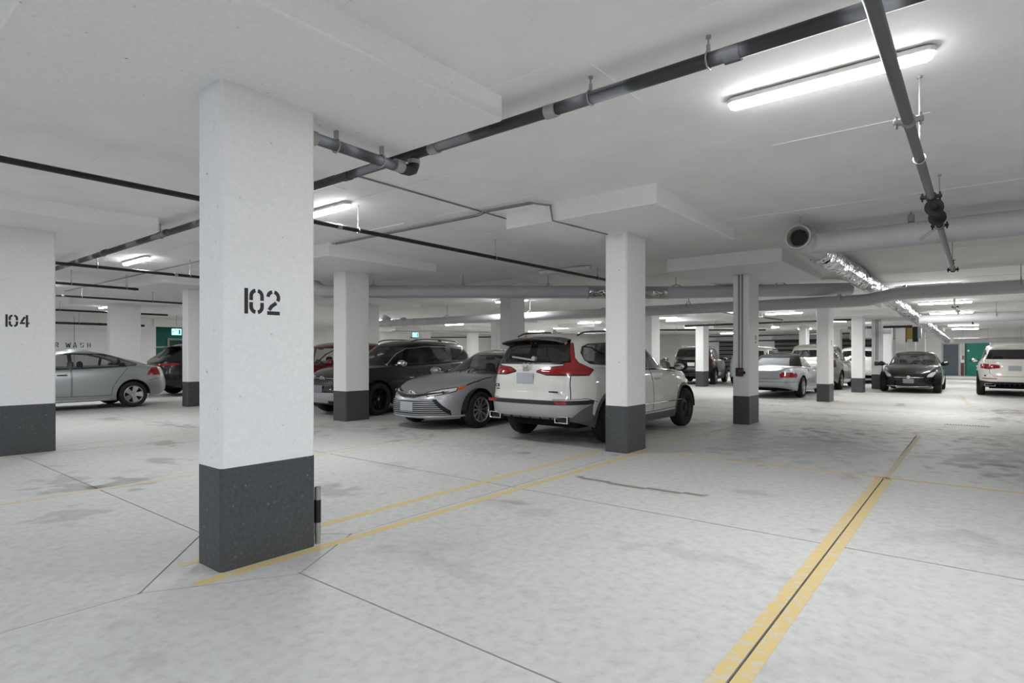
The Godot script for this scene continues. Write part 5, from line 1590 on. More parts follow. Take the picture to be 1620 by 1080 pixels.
func sedan_base() -> Dictionary:
	return {"L": 4.88, "W": 1.84, "fo": 0.99, "wb": 2.825, "wr": 0.335, "nf": 3.0, "nr": 3.8, "crown": 0.06, "roofcrown": 0.04,
		"top": [[-2.44, 0.86], [-2.25, 0.97], [-1.6, 1.0], [-0.5, 0.965], [0.7, 0.935], [1.15, 0.93], [1.6, 0.87], [2.1, 0.765], [2.44, 0.66]],
		"bot": [[-2.44, 0.36], [-2.05, 0.28], [-1.4, 0.20], [1.6, 0.19], [2.2, 0.195], [2.44, 0.21]],
		"side": [[0.0, 0.93], [0.12, 0.972], [0.45, 1.0], [0.72, 0.985], [0.88, 0.95], [0.96, 0.92], [1.0, 0.89]],
		"nose": [[0.0, -0.08], [0.15, -0.01], [0.4, 0.0], [0.7, -0.03], [0.9, -0.08], [1.0, -0.18]],
		"tail": [[0.0, 0.10], [0.12, 0.02], [0.4, 0.0], [0.75, 0.05], [0.95, 0.08], [1.0, 0.12]],
		"xf": [[0.0, 1.18], [0.3, 0.82], [0.6, 0.46], [0.85, 0.16], [0.95, 0.0], [1.0, -0.15]], "xr": [[0.0, -1.98], [0.3, -1.64], [0.6, -1.28], [0.85, -0.97], [0.95, -0.82], [1.0, -0.68]],
		"hw": [[0.0, 0.80], [0.5, 0.715], [0.8, 0.64], [0.92, 0.60], [1.0, 0.51]], "yr": [[-1.2, 1.345], [-0.8, 1.385], [-0.3, 1.405], [0.2, 1.385], [0.7, 1.32]],
		"dlo": [[0.88, 0.97], [0.5, 1.18], [0.2, 1.295], [-0.25, 1.33], [-0.75, 1.315], [-1.15, 1.225], [-1.55, 1.06], [-1.50, 1.015], [-0.5, 0.99]],
		"panes": [[-0.02, 1.5, -0.06, 1.5], [-1.08, -0.10, -1.05, -0.14], [-2.0, -1.14, -2.0, -1.11]],
		"ws": [[-0.70, 0.96], [0.70, 0.96], [0.53, 1.325], [-0.53, 1.325]], "bl": [[-0.66, 1.03], [0.66, 1.03], [0.52, 1.30], [-0.52, 1.30]],
		"doors": [[[1.0, 0.34], [1.02, 0.88], [0.88, 0.96], [0.5, 1.205], [0.15, 1.33], [-0.06, 1.36], [-0.05, 0.33]], [[-0.07, 0.33], [-0.08, 1.36], [-0.8, 1.345], [-1.15, 1.255], [-1.3, 1.16], [-1.22, 0.96], [-1.02, 0.72], [-0.9, 0.52], [-0.88, 0.33]]],
		"handle_y": 0.82, "handle_in": 0.14, "seat_x": 0.02}

func build_cars() -> void:
	pale_suv()
	silver_sedan_front()
	grey_suv()
	red_car()
	silver_sedan_side()
	black_suv()
	convertible()
	black_sedan()
	white_suv()
	back_cars()

func pale_suv() -> void:
	var S := suv_base()
	S.paint = paint(Color(0.83, 0.82, 0.80), 0.0, 0.4)
	S.rim = "steel"
	S.xf = [[0.0, 1.40], [0.3, 1.08], [0.6, 0.76], [0.85, 0.48], [0.95, 0.32], [1.0, 0.15]]
	S.yr = [[-2.1, 1.575], [-1.5, 1.625], [-0.5, 1.645], [0.35, 1.625], [0.8, 1.58], [1.4, 1.5]]
	S.dlo = [[1.12, 1.09], [0.72, 1.345], [0.42, 1.475], [-0.2, 1.53], [-1.1, 1.525], [-1.66, 1.495], [-1.80, 1.455], [-1.87, 1.36], [-1.84, 1.25], [-1.74, 1.195], [-1.2, 1.16], [0.0, 1.10]]
	S.panes = [[0.08, 1.5, 0.12, 1.5], [-1.02, 0.0, -0.98, 0.04], [-2.1, -1.14, -2.2, -1.24]]
	S.doors = [[[1.02, 0.40], [1.06, 0.98], [1.06, 1.02], [0.05, 1.12], [0.04, 0.38]], [[0.02, 0.38], [0.03, 1.12], [-1.12, 1.2], [-1.10, 0.95], [-0.92, 0.74], [-0.85, 0.38]]]
	S.cladmat = M.cladgrey
	S.rails = true
	S.rail = [-1.75, 0.0]
	S.fin = -1.45
	S.plate_rear = [0.985, -0.055]
	S.rearglass = M.glass
	S.mirrormat = M.dark
	S.mirror_x = 0.98
	S.cuts = [
		{"name": "tail_lamp", "mat": M.taillight, "view": "rcorner", "ang": 0.6, "on": "both", "bezel": true, "poly": [[0.22, 1.085], [0.36, 1.045], [0.97, 1.04], [1.03, 1.11], [0.82, 1.205], [0.755, 1.28], [0.735, 1.49], [0.66, 1.49], [0.615, 1.165], [0.34, 1.135]], "push": 0.012},
		{"name": "spoiler_trim", "mat": M.gloss, "view": "side", "thr": -0.02, "poly": [[-2.5, 1.19], [-2.12, 1.19], [-2.0, 1.48], [-1.94, 1.66], [-2.5, 1.66]], "on": "cabin"},
		{"name": "bumper_top_strip", "mat": M.clad, "view": "rear", "poly": [[-1.2, 0.615], [1.2, 0.615], [1.2, 0.675], [-1.2, 0.675]], "push": 0.012},
		{"name": "bumper_lower", "mat": M.silvertrim, "view": "rear", "poly": [[-0.72, 0.44], [0.72, 0.44], [0.86, 0.615], [-0.86, 0.615]], "push": 0.010},
		{"name": "bumper_insert", "mat": M.cladgrey, "view": "rear", "poly": [[-1.2, 0.2], [1.2, 0.2], [1.2, 0.675], [-1.2, 0.675]]},
	]
	S.seams = [["rear", [[0.72, 0.69], [0.70, 0.9], [0.695, 1.05]]], ["rear", [[-0.72, 0.69], [-0.70, 0.9], [-0.695, 1.05]]], ["side", [[-2.3, 0.69], [-1.9, 0.70], [-1.68, 0.64]]]]
	var o := place_car(S, "sport_utility_vehicle", "dusty off-white SUV seen from behind at the second pillar", -5.20, -9.15, 1.0)
	var xr := -2.35
	for s in [-1.0, 1.0]:
		part(o, "exhaust_trim", exhaust(end_x(S, -1, s * 0.62, 0.42) - 0.01, 0.405, s * 0.62, 0.21, 0.085), M.chrome)
		part(o, "exhaust_opening", Geo.new().box(Vector3(end_x(S, -1, s * 0.62, 0.42) + 0.01, 0.405, s * 0.62), Vector3(0.03, 0.06, 0.17)), M.dark)
		part(o, "reflector", Geo.new().box(Vector3(end_x(S, -1, s * 0.6, 0.65) - 0.012, 0.645, s * 0.6), Vector3(0.02, 0.045, 0.26), 0.006, Basis(Vector3.UP, s * 0.12)), M.taillight)
	for k in 6:
		part(o, "diffuser_fin", Geo.new().box(Vector3(end_x(S, -1, 0, 0.42), 0.425, -0.45 + k * 0.18), Vector3(0.03, 0.05, 0.012)), M.clad)
	# spoiler lip, wiper, badges
	var sp := Geo.new()
	for k in 12:
		var z0 := lerpf(-0.58, 0.58, k / 12.0)
		var z1 := lerpf(-0.58, 0.58, (k + 1) / 12.0)
		var ya := 1.575 - 0.055 * pow(absf(z0) / 0.58, 3.0)
		var yb := 1.575 - 0.055 * pow(absf(z1) / 0.58, 3.0)
		var pr := [[-1.93, 0.035], [-2.13, 0.0], [-2.14, -0.025], [-1.98, -0.055]]
		for e in 4:
			var a: Array = pr[e]
			var b: Array = pr[(e + 1) % 4]
			sp.quad(Vector3(a[0], ya + a[1], z0), Vector3(a[0], yb + a[1], z1), Vector3(b[0], yb + b[1], z1), Vector3(b[0], ya + b[1], z0), Vector3(a[0] + b[0] + 4.0, a[1] + b[1] + 0.02, 0.0))
	part(o, "spoiler", sp, M.gloss)
	part(o, "third_brake_lamp", Geo.new().box(Vector3(-2.142, 1.562, 0), Vector3(0.01, 0.018, 0.3)), M.taildark)
	var wy := 1.255
	part(o, "wiper", Geo.new().box(Vector3(-2.235, wy + 0.02, -0.08), Vector3(0.03, 0.025, 0.42), 0.008, Basis(Vector3(1, 0, 0), 0.12)).cyl(Vector3(-2.20, wy + 0.02, 0.12), Vector3(-2.25, wy + 0.02, 0.12), 0.035), M.silvertrim)
	var ex := end_x(S, -1, 0, 1.07) - 0.004
	var lg := Geo.new()
	for s in [-1.0, 1.0]: lg.box(Vector3(ex, 1.145, s * 0.032), Vector3(0.012, 0.08, 0.016))
	lg.box(Vector3(ex, 1.142, 0), Vector3(0.012, 0.014, 0.06))
	var ring := []
	for q in [[-0.058, 0.05], [0.058, 0.05], [0.062, 0.02], [0.05, -0.05], [-0.05, -0.05], [-0.062, 0.02], [-0.058, 0.05]]: ring.append(Vector3(ex, 1.145 + q[1], q[0]))
	lg.tube(ring, 0.006, 6, false)
	part(o, "emblem", lg, M.chrome, "chrome H emblem")
	lettering(o, "CR-V", 0.07, Vector3(end_x(S, -1, -0.55, 0.86) - 0.006, 0.865, -0.53), -1.0, M.badge)
	part(o, "model_badge", Geo.new().box(Vector3(end_x(S, -1, -0.55, 0.8) - 0.004, 0.815, -0.53), Vector3(0.008, 0.014, 0.11)), M.badge)
	part(o, "trim_badge", Geo.new().box(Vector3(end_x(S, -1, 0.48, 0.8) - 0.004, 0.80, 0.50), Vector3(0.008, 0.02, 0.17)), M.badge)
	part(o, "chrome_strip", Geo.new().box(Vector3(0.35, 0.52, 0.945), Vector3(1.6, 0.018, 0.012), 0.004), M.chrome)

func exhaust(x: float, y: float, z: float, w: float, h: float) -> Geo:
	var g := Geo.new()
	var t := 0.016
	g.box(Vector3(x, y + h / 2, z), Vector3(0.06, t, w), 0.005).box(Vector3(x, y - h / 2, z), Vector3(0.06, t, w), 0.005)
	g.box(Vector3(x, y, z + w / 2), Vector3(0.06, h + t, t), 0.005).box(Vector3(x, y, z - w / 2), Vector3(0.06, h + t, t), 0.005)
	return g

func oval_emblem(x: float, y: float, s: float, m: Material, o: Node3D) -> void:
	var g := Geo.new()
	for e in [[0.085, 0.058, 0.0], [0.032, 0.054, 0.0], [0.06, 0.024, 0.026]]:
		var l := []
		for i in 17:
			var a := TAU * i / 16
			l.append(Vector3(x + s * 0.012, y + e[2] + sin(a) * e[1], cos(a) * e[0]))
		g.tube(l, 0.008, 6, false)
	part(o, "emblem", g, m, "chrome oval emblem")

func silver_sedan_front() -> void:
	var S := sedan_base()
	S.paint = paint(Color(0.68, 0.685, 0.69), 0.6, 0.4)
	S.rim = "multi"
	S.plate_front = [0.415, 0.01]
	S.cuts = [
		{"name": "upper_grille", "mat": M.gloss, "view": "front", "poly": [[-0.66, 0.685], [-0.3, 0.645], [-0.1, 0.625], [0.1, 0.625], [0.3, 0.645], [0.66, 0.685], [0.62, 0.66], [0.3, 0.605], [0.12, 0.56], [-0.12, 0.56], [-0.3, 0.605], [-0.62, 0.66]]},
		{"name": "headlamp", "mat": M.lens, "view": "fcorner", "ang": 0.8, "thr": 0.0, "poly": [[0.36, 0.61], [0.42, 0.605], [0.74, 0.665], [0.86, 0.69], [0.89, 0.745], [0.62, 0.71], [0.36, 0.655]], "push": 0.004},
		{"name": "amber_reflector", "mat": M.amber, "view": "fcorner", "ang": 0.8, "thr": 0.0, "poly": [[0.86, 0.69], [1.00, 0.725], [1.08, 0.785], [0.89, 0.745]], "push": 0.004},
	]
	for k in 8:
		var y0 := 0.285 + k * 0.033
		var w := lerpf(0.665, 0.50, k / 7.0)
		S.cuts.append({"name": "grille_bar", "mat": M.silvertrim, "view": "front", "copy": true, "poly": [[-w, y0], [w, y0], [w - 0.02, y0 + 0.014], [-w + 0.02, y0 + 0.014]], "push": 0.016})
	S.cuts.append({"name": "lower_grille", "mat": M.dark, "view": "front", "poly": [[-0.68, 0.27], [0.68, 0.27], [0.68, 0.35], [0.53, 0.555], [0.2, 0.535], [-0.2, 0.535], [-0.53, 0.555], [-0.68, 0.35]]})
	S.seams = [["top", [[2.22, -0.66], [2.28, -0.3], [2.30, 0.0], [2.28, 0.3], [2.22, 0.66]]], ["top", [[2.2, 0.68], [1.4, 0.80], [1.05, 0.82]]], ["top", [[2.2, -0.68], [1.4, -0.80], [1.05, -0.82]]]]
	S.bonnet = [[2.24, -0.62], [2.27, 0], [2.24, 0.62], [1.4, 0.785], [1.10, 0.80], [1.10, -0.80], [1.4, -0.785]]
	S.wsglass = M.glass
	var o := place_car(S, "sedan", "silver sedan facing out with slatted lower grille and amber corner", -7.98, -9.35, 178.5)
	oval_emblem(end_x(S, 1, 0, 0.64), 0.635, 1.0, M.chrome, o)
	part(o, "splitter", lip(S, 0.235, 0.80), M.silvertrim)
	for s in [-1.0, 1.0]:
		part(o, "projector_lamp", Geo.new().ball(Vector3(end_x(S, 1, 0.60, 0.66) - 0.005, 0.672, s * 0.60), Vector3(0.03, 0.024, 0.03)), M.lensdark)

func lip(S: Dictionary, y: float, w: float) -> Geo:
	var l := []
	for i in 17:
		var z := lerpf(-w, w, i / 16.0)
		l.append(Vector3(end_x(S, 1, z, y) + 0.012, y + 0.015 * absf(z) / w, z))
	return Geo.new().tube(l, 0.016, 8)

func grey_suv() -> void:
	var S := suv_base()
	S.L = 4.60; S.fo = 0.93; S.wb = 2.69; S.wr = 0.36
	S.paint = paint(Color(0.155, 0.165, 0.172), 0.45, 0.4)
	S.rim = "split"
	S.rails = true
	S.rail = [-1.7, 0.05]
	S.mirrormat = M.chrome
	S.mirror_x = 0.78
	S.chromeline = true; S.chrome_from = 0; S.chrome_to = 5
	S.plate_front = [0.60, 0.0]
	S.platemat = M.plategrey
	S.fin = -1.5
	S.sideglass = M.glassdark
	S.cuts = [
		{"name": "headlamp", "mat": M.lens, "view": "fcorner", "ang": 0.7, "thr": 0.0, "poly": [[0.42, 0.80], [0.75, 0.79], [0.98, 0.86], [1.0, 0.92], [0.7, 0.885], [0.42, 0.86]]},
		{"name": "lower_bumper", "mat": M.silvertrim, "view": "front", "poly": [[-0.78, 0.30], [0.78, 0.30], [0.70, 0.46], [0.5, 0.52], [-0.5, 0.52], [-0.70, 0.46]], "push": 0.008},
		{"name": "bumper_base", "mat": M.clad, "view": "front", "poly": [[-1.2, 0.2], [1.2, 0.2], [1.2, 0.42], [0.8, 0.44], [-0.8, 0.44], [-1.2, 0.42]]},
	]
	for k in 4:
		var y0 := 0.655 + k * 0.035
		for i in 15:
			var z0 := -0.49 + i * 0.068 + (0.034 if k % 2 else 0.0)
			S.cuts.append({"name": "grille_mesh", "mat": M.alloygrey, "view": "front", "copy": true, "poly": [[z0 - 0.024, y0], [z0 + 0.024, y0], [z0 + 0.018, y0 + 0.02], [z0 - 0.018, y0 + 0.02]], "push": 0.012})
	S.cuts.append({"name": "upper_grille", "mat": M.dark, "view": "front", "poly": [[-0.56, 0.60], [0.56, 0.60], [0.60, 0.72], [0.50, 0.85], [-0.50, 0.85], [-0.60, 0.72]]})
	S.cuts.append({"name": "fog_recess", "mat": M.clad, "view": "front2", "poly": [[0.62, 0.50], [0.84, 0.52], [0.84, 0.64], [0.70, 0.66]]})
	S.bonnet = [[2.05, -0.66], [2.1, 0], [2.05, 0.66], [1.4, 0.80], [1.12, 0.82], [1.12, -0.82], [1.4, -0.80]]
	S.handlemat = M.gloss
	var o := place_car(S, "sport_utility_vehicle", "dark grey SUV with chrome mirrors parked beside silver sedan", -11.22, -9.45, 176.0)
	oval_emblem(end_x(S, 1, 0, 0.80), 0.80, 1.0, M.chrome, o)
	var bar := []
	for i in 13:
		var z := lerpf(-0.46, 0.46, i / 12.0)
		bar.append(Vector3(end_x(S, 1, z, 0.82) + 0.012, 0.82 - pow(absf(z) / 0.46, 6.0) * 0.05, z))
	part(o, "grille_strip", Geo.new().tube(bar, 0.011, 6), M.chrome)

func red_car() -> void:
	var S := suv_base()
	S.L = 4.45
	S.paint = paint(Color(0.42, 0.02, 0.06), 0.1, 0.35)
	S.suv = false
	S.wsglass = M.glassclear
	S.sideglass = M.glassclear
	S.cuts = [{"name": "headlamp", "mat": M.lens, "view": "fcorner", "ang": 0.7, "thr": 0.0, "poly": [[0.42, 0.78], [0.75, 0.77], [0.98, 0.84], [1.0, 0.90], [0.7, 0.87], [0.42, 0.84]]}, {"name": "grille", "mat": M.dark, "view": "front", "poly": [[-0.5, 0.6], [0.5, 0.6], [0.55, 0.78], [-0.55, 0.78]]}]
	place_car(S, "hatchback", "dark red car showing only its windscreen between two pillars", -14.25, -9.6, 177.0)

func silver_sedan_side() -> void:
	var S := sedan_base()
	S.L = 4.63; S.W = 1.865; S.fo = 0.90; S.wb = 2.776; S.wr = 0.325
	S.paint = paint(Color(0.64, 0.655, 0.66), 0.6, 0.4)
	S.rim = "five"
	S.top = [[-2.31, 0.92], [-2.1, 1.02], [-1.6, 1.03], [-0.5, 0.99], [0.7, 0.955], [1.15, 0.95], [1.6, 0.89], [2.1, 0.79], [2.31, 0.70]]
	S.yr = [[-1.2, 1.36], [-0.8, 1.40], [-0.3, 1.43], [0.2, 1.42], [0.7, 1.35]]
	S.xr = [[0.0, -2.0], [0.3, -1.72], [0.6, -1.36], [0.85, -0.98], [0.95, -0.80], [1.0, -0.6]]
	S.dlo = [[0.88, 0.985], [0.5, 1.20], [0.2, 1.32], [-0.25, 1.36], [-0.75, 1.335], [-1.15, 1.23], [-1.5, 1.09], [-1.46, 1.045], [-0.5, 1.01]]
	S.bl = [[-0.66, 1.06], [0.66, 1.06], [0.50, 1.33], [-0.50, 1.33]]
	S.sideglass = M.glassclear
	S.cuts = [
		{"name": "tail_lamp", "mat": M.taillight, "view": "rcorner", "ang": 0.85, "thr": 0.0, "poly": [[0.66, 0.80], [1.02, 0.80], [0.99, 0.87], [0.86, 0.99], [0.70, 1.01], [0.68, 0.9]], "push": 0.004},
	]
	S.seams = [["side", [[-2.3, 0.72], [-1.85, 0.70], [-1.72, 0.66]]], ["top", [[-1.95, -0.62], [-2.12, -0.5], [-2.15, 0], [-2.12, 0.5], [-1.95, 0.62]]]]
	S.handle_y = 0.845
	S.handle_xs = [0.12, -0.93]
	S.handlemat = M.silvertrim
	S.chromeline = false
	var o := place_car(S, "sedan", "silver sedan in side view with five-spoke wheels by pillar 104", -17.62, -4.2, 180.0)
	for s in [-1.0, 1.0]:
		part(o, "sill_trim", Geo.new().box(Vector3(0.0, 0.235, s * 0.885), Vector3(1.7, 0.05, 0.02), 0.006), S.paint)

func black_suv() -> void:
	var S := suv_base()
	S.L = 4.65
	S.paint = paint(Color(0.035, 0.05, 0.047), 0.35, 0.3)
	S.rim = "five"
	S.xr = [[0.0, -2.27], [0.35, -2.02], [0.7, -1.76], [0.88, -1.66], [0.96, -1.6], [1.0, -1.5]]
	S.dlo = [[0.86, 1.09], [0.5, 1.345], [0.24, 1.455], [-0.3, 1.50], [-1.0, 1.48], [-1.45, 1.38], [-1.62, 1.25], [-1.2, 1.16], [0.0, 1.10]]
	S.cladmat = M.gloss
	S.plate_rear = [0.80, -0.03]
	S.cuts = [
		{"name": "tail_lamp", "mat": M.taillight, "view": "rcorner", "ang": 0.6, "thr": 0.0, "poly": [[0.40, 0.97], [0.95, 0.98], [1.02, 1.03], [0.92, 1.055], [0.40, 1.03]], "push": 0.008},
		{"name": "light_bar", "mat": M.taildark, "view": "rear", "poly": [[-0.5, 0.98], [0.5, 0.98], [0.5, 1.02], [-0.5, 1.02]], "push": 0.008},
		{"name": "bumper_insert", "mat": M.clad, "view": "rear", "poly": [[-0.9, 0.30], [0.9, 0.30], [0.9, 0.52], [-0.9, 0.52]]},
	]
	var o := place_car(S, "sport_utility_vehicle", "black SUV with red light strip parked before teal lobby", -20.55, -9.6, 0.0)
	part(o, "spoiler", Geo.new().box(Vector3(-1.78, 1.575, 0), Vector3(0.34, 0.045, 1.2), 0.02, Basis(Vector3(0, 0, 1), 0.06)), S.paint)
	for s in [-1.0, 1.0]:
		part(o, "exhaust_trim", exhaust(end_x(S, -1, s * 0.62, 0.45) - 0.01, 0.42, s * 0.64, 0.16, 0.12), M.chrome)
	part(o, "window_strip", Geo.new().box(Vector3(-0.5, 1.125, 0.905), Vector3(2.4, 0.02, 0.012)).box(Vector3(-0.5, 1.125, -0.905), Vector3(2.4, 0.02, 0.012)), M.chrome)

func convertible() -> void:
	var S := sedan_base()
	S.L = 4.58; S.W = 1.722; S.fo = 0.86; S.wb = 2.69; S.wr = 0.32
	S.paint = paint(Color(0.70, 0.71, 0.73), 0.6, 0.4)
	S.rim = "five"
	S.top = [[-2.29, 0.86], [-2.1, 0.945], [-1.6, 0.96], [-0.5, 0.935], [0.7, 0.90], [1.15, 0.89], [1.6, 0.84], [2.1, 0.75], [2.29, 0.66]]
	S.hw = [[0.0, 0.745], [0.5, 0.66], [0.8, 0.59], [0.92, 0.54], [1.0, 0.45]]
	S.yr = [[-1.2, 1.29], [-0.8, 1.335], [-0.3, 1.345], [0.2, 1.32], [0.7, 1.25]]
	S.xr = [[0.0, -1.72], [0.3, -1.56], [0.6, -1.40], [0.85, -1.15], [0.95, -0.95], [1.0, -0.7]]
	S.roofmat = M.softtop
	S.soft = true
	S.dlo = [[0.86, 0.93], [0.5, 1.13], [0.2, 1.235], [-0.25, 1.265], [-0.7, 1.24], [-0.85, 1.12], [-0.95, 0.96]]
	S.ws = [[-0.64, 0.92], [0.64, 0.92], [0.50, 1.25], [-0.50, 1.25]]
	S.bl = [[-0.50, 1.0], [0.50, 1.0], [0.42, 1.22], [-0.42, 1.22]]
	S.rearglass = glass(Color(0.55, 0.58, 0.60), 0.7)
	S.wsglass = M.glassclear
	S.sideglass = M.glassclear
	S.doors = [[[0.95, 0.32], [0.97, 0.85], [0.86, 0.93], [-0.62, 0.96], [-0.66, 0.32]]]
	S.plate_rear = [0.70, -0.02]
	S.cuts = [
		{"name": "tail_lamp", "mat": M.taillight, "view": "rcorner", "ang": 0.5, "thr": 0.0, "poly": [[0.38, 0.63], [0.90, 0.63], [0.95, 0.70], [0.86, 0.78], [0.44, 0.79], [0.36, 0.72]], "push": 0.006},
	]
	S.seams = [["rear", [[-0.62, 0.62], [-0.5, 0.60], [0.5, 0.60], [0.62, 0.62]]], ["rear", [[-0.9, 0.5], [0.9, 0.5]]]]
	place_car(S, "convertible", "silver convertible with black soft top between two pillars", -5.05, -20.95, 0.0)

func black_sedan() -> void:
	var S := sedan_base()
	S.L = 4.69; S.W = 1.81; S.fo = 0.79; S.wb = 2.84; S.wr = 0.33
	S.paint = paint(Color(0.05, 0.053, 0.056), 0.4, 0.3)
	S.rim = "five"
	S.plate_front = [0.42, 0.01]
	S.platemat = M.plategrey
	S.wsglass = M.glassclear
	S.cuts = [
		{"name": "headlamp", "mat": M.lens, "view": "fcorner", "ang": 0.75, "thr": 0.0, "poly": [[0.48, 0.56], [0.72, 0.56], [0.92, 0.68], [0.95, 0.745], [0.74, 0.715], [0.55, 0.64]], "push": 0.004},
		{"name": "grille_bar", "mat": M.silvertrim, "view": "front", "copy": true, "poly": [[-0.42, 0.53], [0.42, 0.53], [0.42, 0.55], [-0.42, 0.55]], "push": 0.012},
		{"name": "grille", "mat": M.dark, "view": "front", "poly": [[-0.40, 0.44], [0.40, 0.44], [0.46, 0.58], [0.36, 0.63], [-0.36, 0.63], [-0.46, 0.58]]},
		{"name": "side_intake", "mat": M.dark, "view": "front2", "poly": [[0.46, 0.28], [0.82, 0.28], [0.80, 0.42], [0.56, 0.40]]},
		{"name": "centre_intake", "mat": M.dark, "view": "front", "poly": [[-0.40, 0.25], [0.40, 0.25], [0.34, 0.36], [-0.34, 0.36]]},
	]
	var o := place_car(S, "sedan", "black sedan facing the camera down the drive lane", -1.88, -26.45, 180.0)
	part(o, "emblem", Geo.new().lathe([[0.055, 0.0], [0.055, 0.012], [0.0, 0.014]], Vector3(end_x(S, 1, 0, 0.54), 0.55, 0), Vector3(1, 0, 0), 16), M.chrome)
	part(o, "splitter", lip(S, 0.225, 0.74), M.chrome)
	for s in [-1.0, 1.0]:
		for k in 2:
			part(o, "intake_slat", Geo.new().box(Vector3(end_x(S, 1, 0.66, 0.33) - 0.0, 0.32 + k * 0.05, s * 0.66), Vector3(0.03, 0.012, 0.30), 0.004, Basis(Vector3.UP, s * 0.35)), M.gloss)

func white_suv() -> void:
	var S := suv_base()
	S.L = 4.66; S.W = 1.89
	S.paint = paint(Color(0.87, 0.86, 0.84), 0.0, 0.35)
	S.rim = "five"
	S.nr = 4.0
	S.plate_rear = [0.90, -0.05]
	S.bl = [[-0.70, 1.18], [0.70, 1.18], [0.60, 1.48], [-0.60, 1.48]]
	S.rearglass = M.glassdark
	S.rails = true
	S.rail = [-1.7, 0.0]
	S.railmat = M.silvertrim
	S.mirrormat = M.gloss
	S.cuts = [
		{"name": "tail_lamp", "mat": M.taillight, "view": "rcorner", "ang": 0.5, "thr": 0.0, "poly": [[0.34, 0.90], [0.62, 0.86], [0.98, 0.90], [1.02, 1.02], [0.80, 1.04], [0.36, 1.00]], "push": 0.006},
		{"name": "reflector", "mat": M.red, "view": "rear2", "poly": [[0.42, 0.555], [0.78, 0.555], [0.78, 0.58], [0.42, 0.58]], "push": 0.004},
		{"name": "bumper_insert", "mat": M.clad, "view": "rear", "poly": [[-1.2, 0.2], [1.2, 0.2], [1.2, 0.46], [0.85, 0.50], [0.6, 0.47], [-0.6, 0.47], [-0.85, 0.50], [-1.2, 0.46]]},
	]
	S.seams = [["rear", [[-0.62, 1.0], [-0.6, 0.72], [-0.5, 0.64], [0.5, 0.64], [0.6, 0.72], [0.62, 1.0]]]]
	var o := place_car(S, "sport_utility_vehicle", "white SUV seen from behind at the picture's edge of lane", 0.88, -26.1, 0.0)
	for s in [-1.0, 1.0]:
		part(o, "exhaust_trim", exhaust(end_x(S, -1, s * 0.6, 0.36) - 0.01, 0.37, s * 0.60, 0.26, 0.075), M.chrome)
	for k in 7:
		part(o, "diffuser_fin", Geo.new().box(Vector3(end_x(S, -1, 0, 0.42) - 0.01, 0.39, -0.36 + k * 0.12), Vector3(0.03, 0.07, 0.02)), M.gloss)

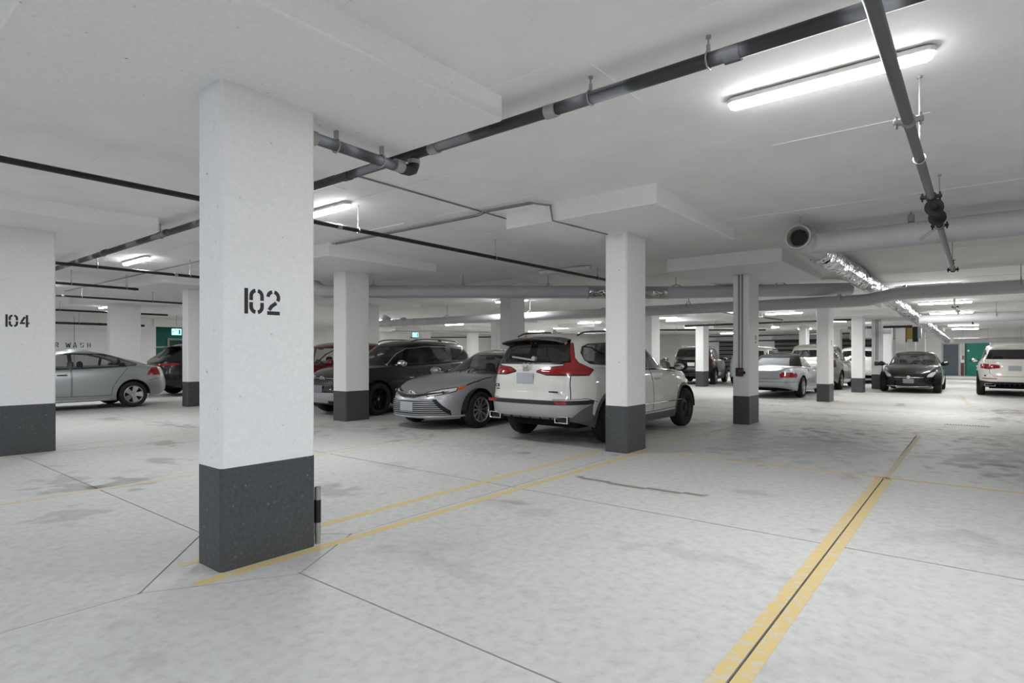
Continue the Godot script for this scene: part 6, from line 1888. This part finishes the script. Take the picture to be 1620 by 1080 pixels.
func back_cars() -> void:
	# black hatchback with its back to us
	var S := suv_base()
	S.L = 4.35; S.fo = 0.88; S.wb = 2.60
	S.paint = paint(Color(0.10, 0.105, 0.11), 0.4, 0.35)
	S.plate_rear = [0.90, -0.06]
	S.platemat = M.seam
	S.rearglass = M.glassdark
	S.rails = true
	S.rail = [-1.6, 0.0]
	S.cuts = [{"name": "tail_lamp", "mat": M.taildark, "view": "rcorner", "ang": 0.6, "thr": 0.0, "poly": [[0.55, 0.86], [0.95, 0.86], [1.0, 1.08], [0.70, 1.10]]}]
	place_car(S, "hatchback", "black hatchback seen from behind, half hidden by a pillar", -10.15, -26.9, -9.0)
	# tall dark off-roader behind the pale SUV's bonnet
	S = suv_base()
	S.L = 4.3
	S.paint = paint(Color(0.07, 0.07, 0.075), 0.2, 0.35)
	S.yr = [[-2.1, 1.74], [-1.5, 1.78], [-0.5, 1.79], [0.2, 1.78], [0.6, 1.74], [1.2, 1.7]]
	S.xf = [[0.0, 1.02], [0.3, 0.88], [0.6, 0.74], [0.85, 0.62], [0.95, 0.5], [1.0, 0.35]]
	S.dlo = [[0.80, 1.09], [0.62, 1.45], [0.5, 1.62], [-0.3, 1.68], [-1.1, 1.67], [-1.85, 1.62], [-1.95, 1.35], [-1.9, 1.18], [0.0, 1.10]]
	S.sideglass = M.glassclear
	S.wsglass = M.glassclear
	place_car(S, "off_roader", "tall dark off-roader behind the pale SUV's bonnet", -10.75, -21.4, 0.0)
	# silver-beige van behind the convertible
	S = suv_base()
	S.L = 4.8
	S.paint = paint(Color(0.68, 0.67, 0.63), 0.45, 0.4)
	S.suv = false
	S.yr = [[-2.1, 1.62], [-1.5, 1.68], [-0.5, 1.69], [0.2, 1.67], [0.6, 1.62], [1.2, 1.54]]
	S.cuts = [{"name": "tail_lamp", "mat": M.taildark, "view": "rcorner", "ang": 0.6, "thr": 0.0, "poly": [[0.62, 0.86], [0.95, 0.86], [1.0, 1.12], [0.72, 1.12]]}]
	place_car(S, "minivan", "silver-beige van behind the convertible and pillar", -4.95, -26.3, 0.0)
	# white wagon farther back
	S = suv_base()
	S.paint = paint(Color(0.84, 0.84, 0.83), 0.0, 0.4)
	S.suv = false
	S.plate_rear = [0.88, -0.05]
	S.cuts = [{"name": "tail_lamp", "mat": M.taildark, "view": "rcorner", "ang": 0.6, "thr": 0.0, "poly": [[0.62, 0.86], [0.95, 0.86], [1.0, 1.12], [0.72, 1.12]]}]
	place_car(S, "station_wagon", "white car seen between the slim far pillars", -4.3, -32.6, 0.0)
	S = suv_base()
	S.paint = paint(Color(0.86, 0.86, 0.85), 0.0, 0.4)
	S.suv = false
	S.rearglass = M.glassdark
	place_car(S, "station_wagon", "white car roof showing left of the convertible's soft top", -7.6, -27.6, 0.0)

func _ready() -> void:
	# camera: 20 mm-like lens, level, raised a little by a shift lens
	var cam := Camera3D.new()
	cam.name = "camera"
	cam.projection = Camera3D.PROJECTION_FRUSTUM
	cam.near = 0.05
	cam.far = 200.0
	cam.size = 0.05 * 1080.0 / 923.0
	cam.frustum_offset = Vector2(0, 0.05 * 20.0 / 923.0)
	cam.position = Vector3(0, EYE, 0)
	cam.rotation.y = atan2(738.0, 923.0)
	cam.current = true
	add_child(cam)
	var we := WorldEnvironment.new()
	we.name = "world_environment"
	var env := Environment.new()
	env.background_mode = Environment.BG_COLOR
	env.background_color = Color(0.0, 0.0, 0.0)
	env.tonemap_mode = Environment.TONE_MAPPER_LINEAR
	env.tonemap_exposure = 2.3
	env.sdfgi_enabled = true
	env.ssao_enabled = true
	env.ssil_enabled = true
	we.environment = env
	add_child(we)
	materials()
	build_lights()
	build_shell()
	build_pillars()
	build_ducts()
	build_pipes()
	build_cars()
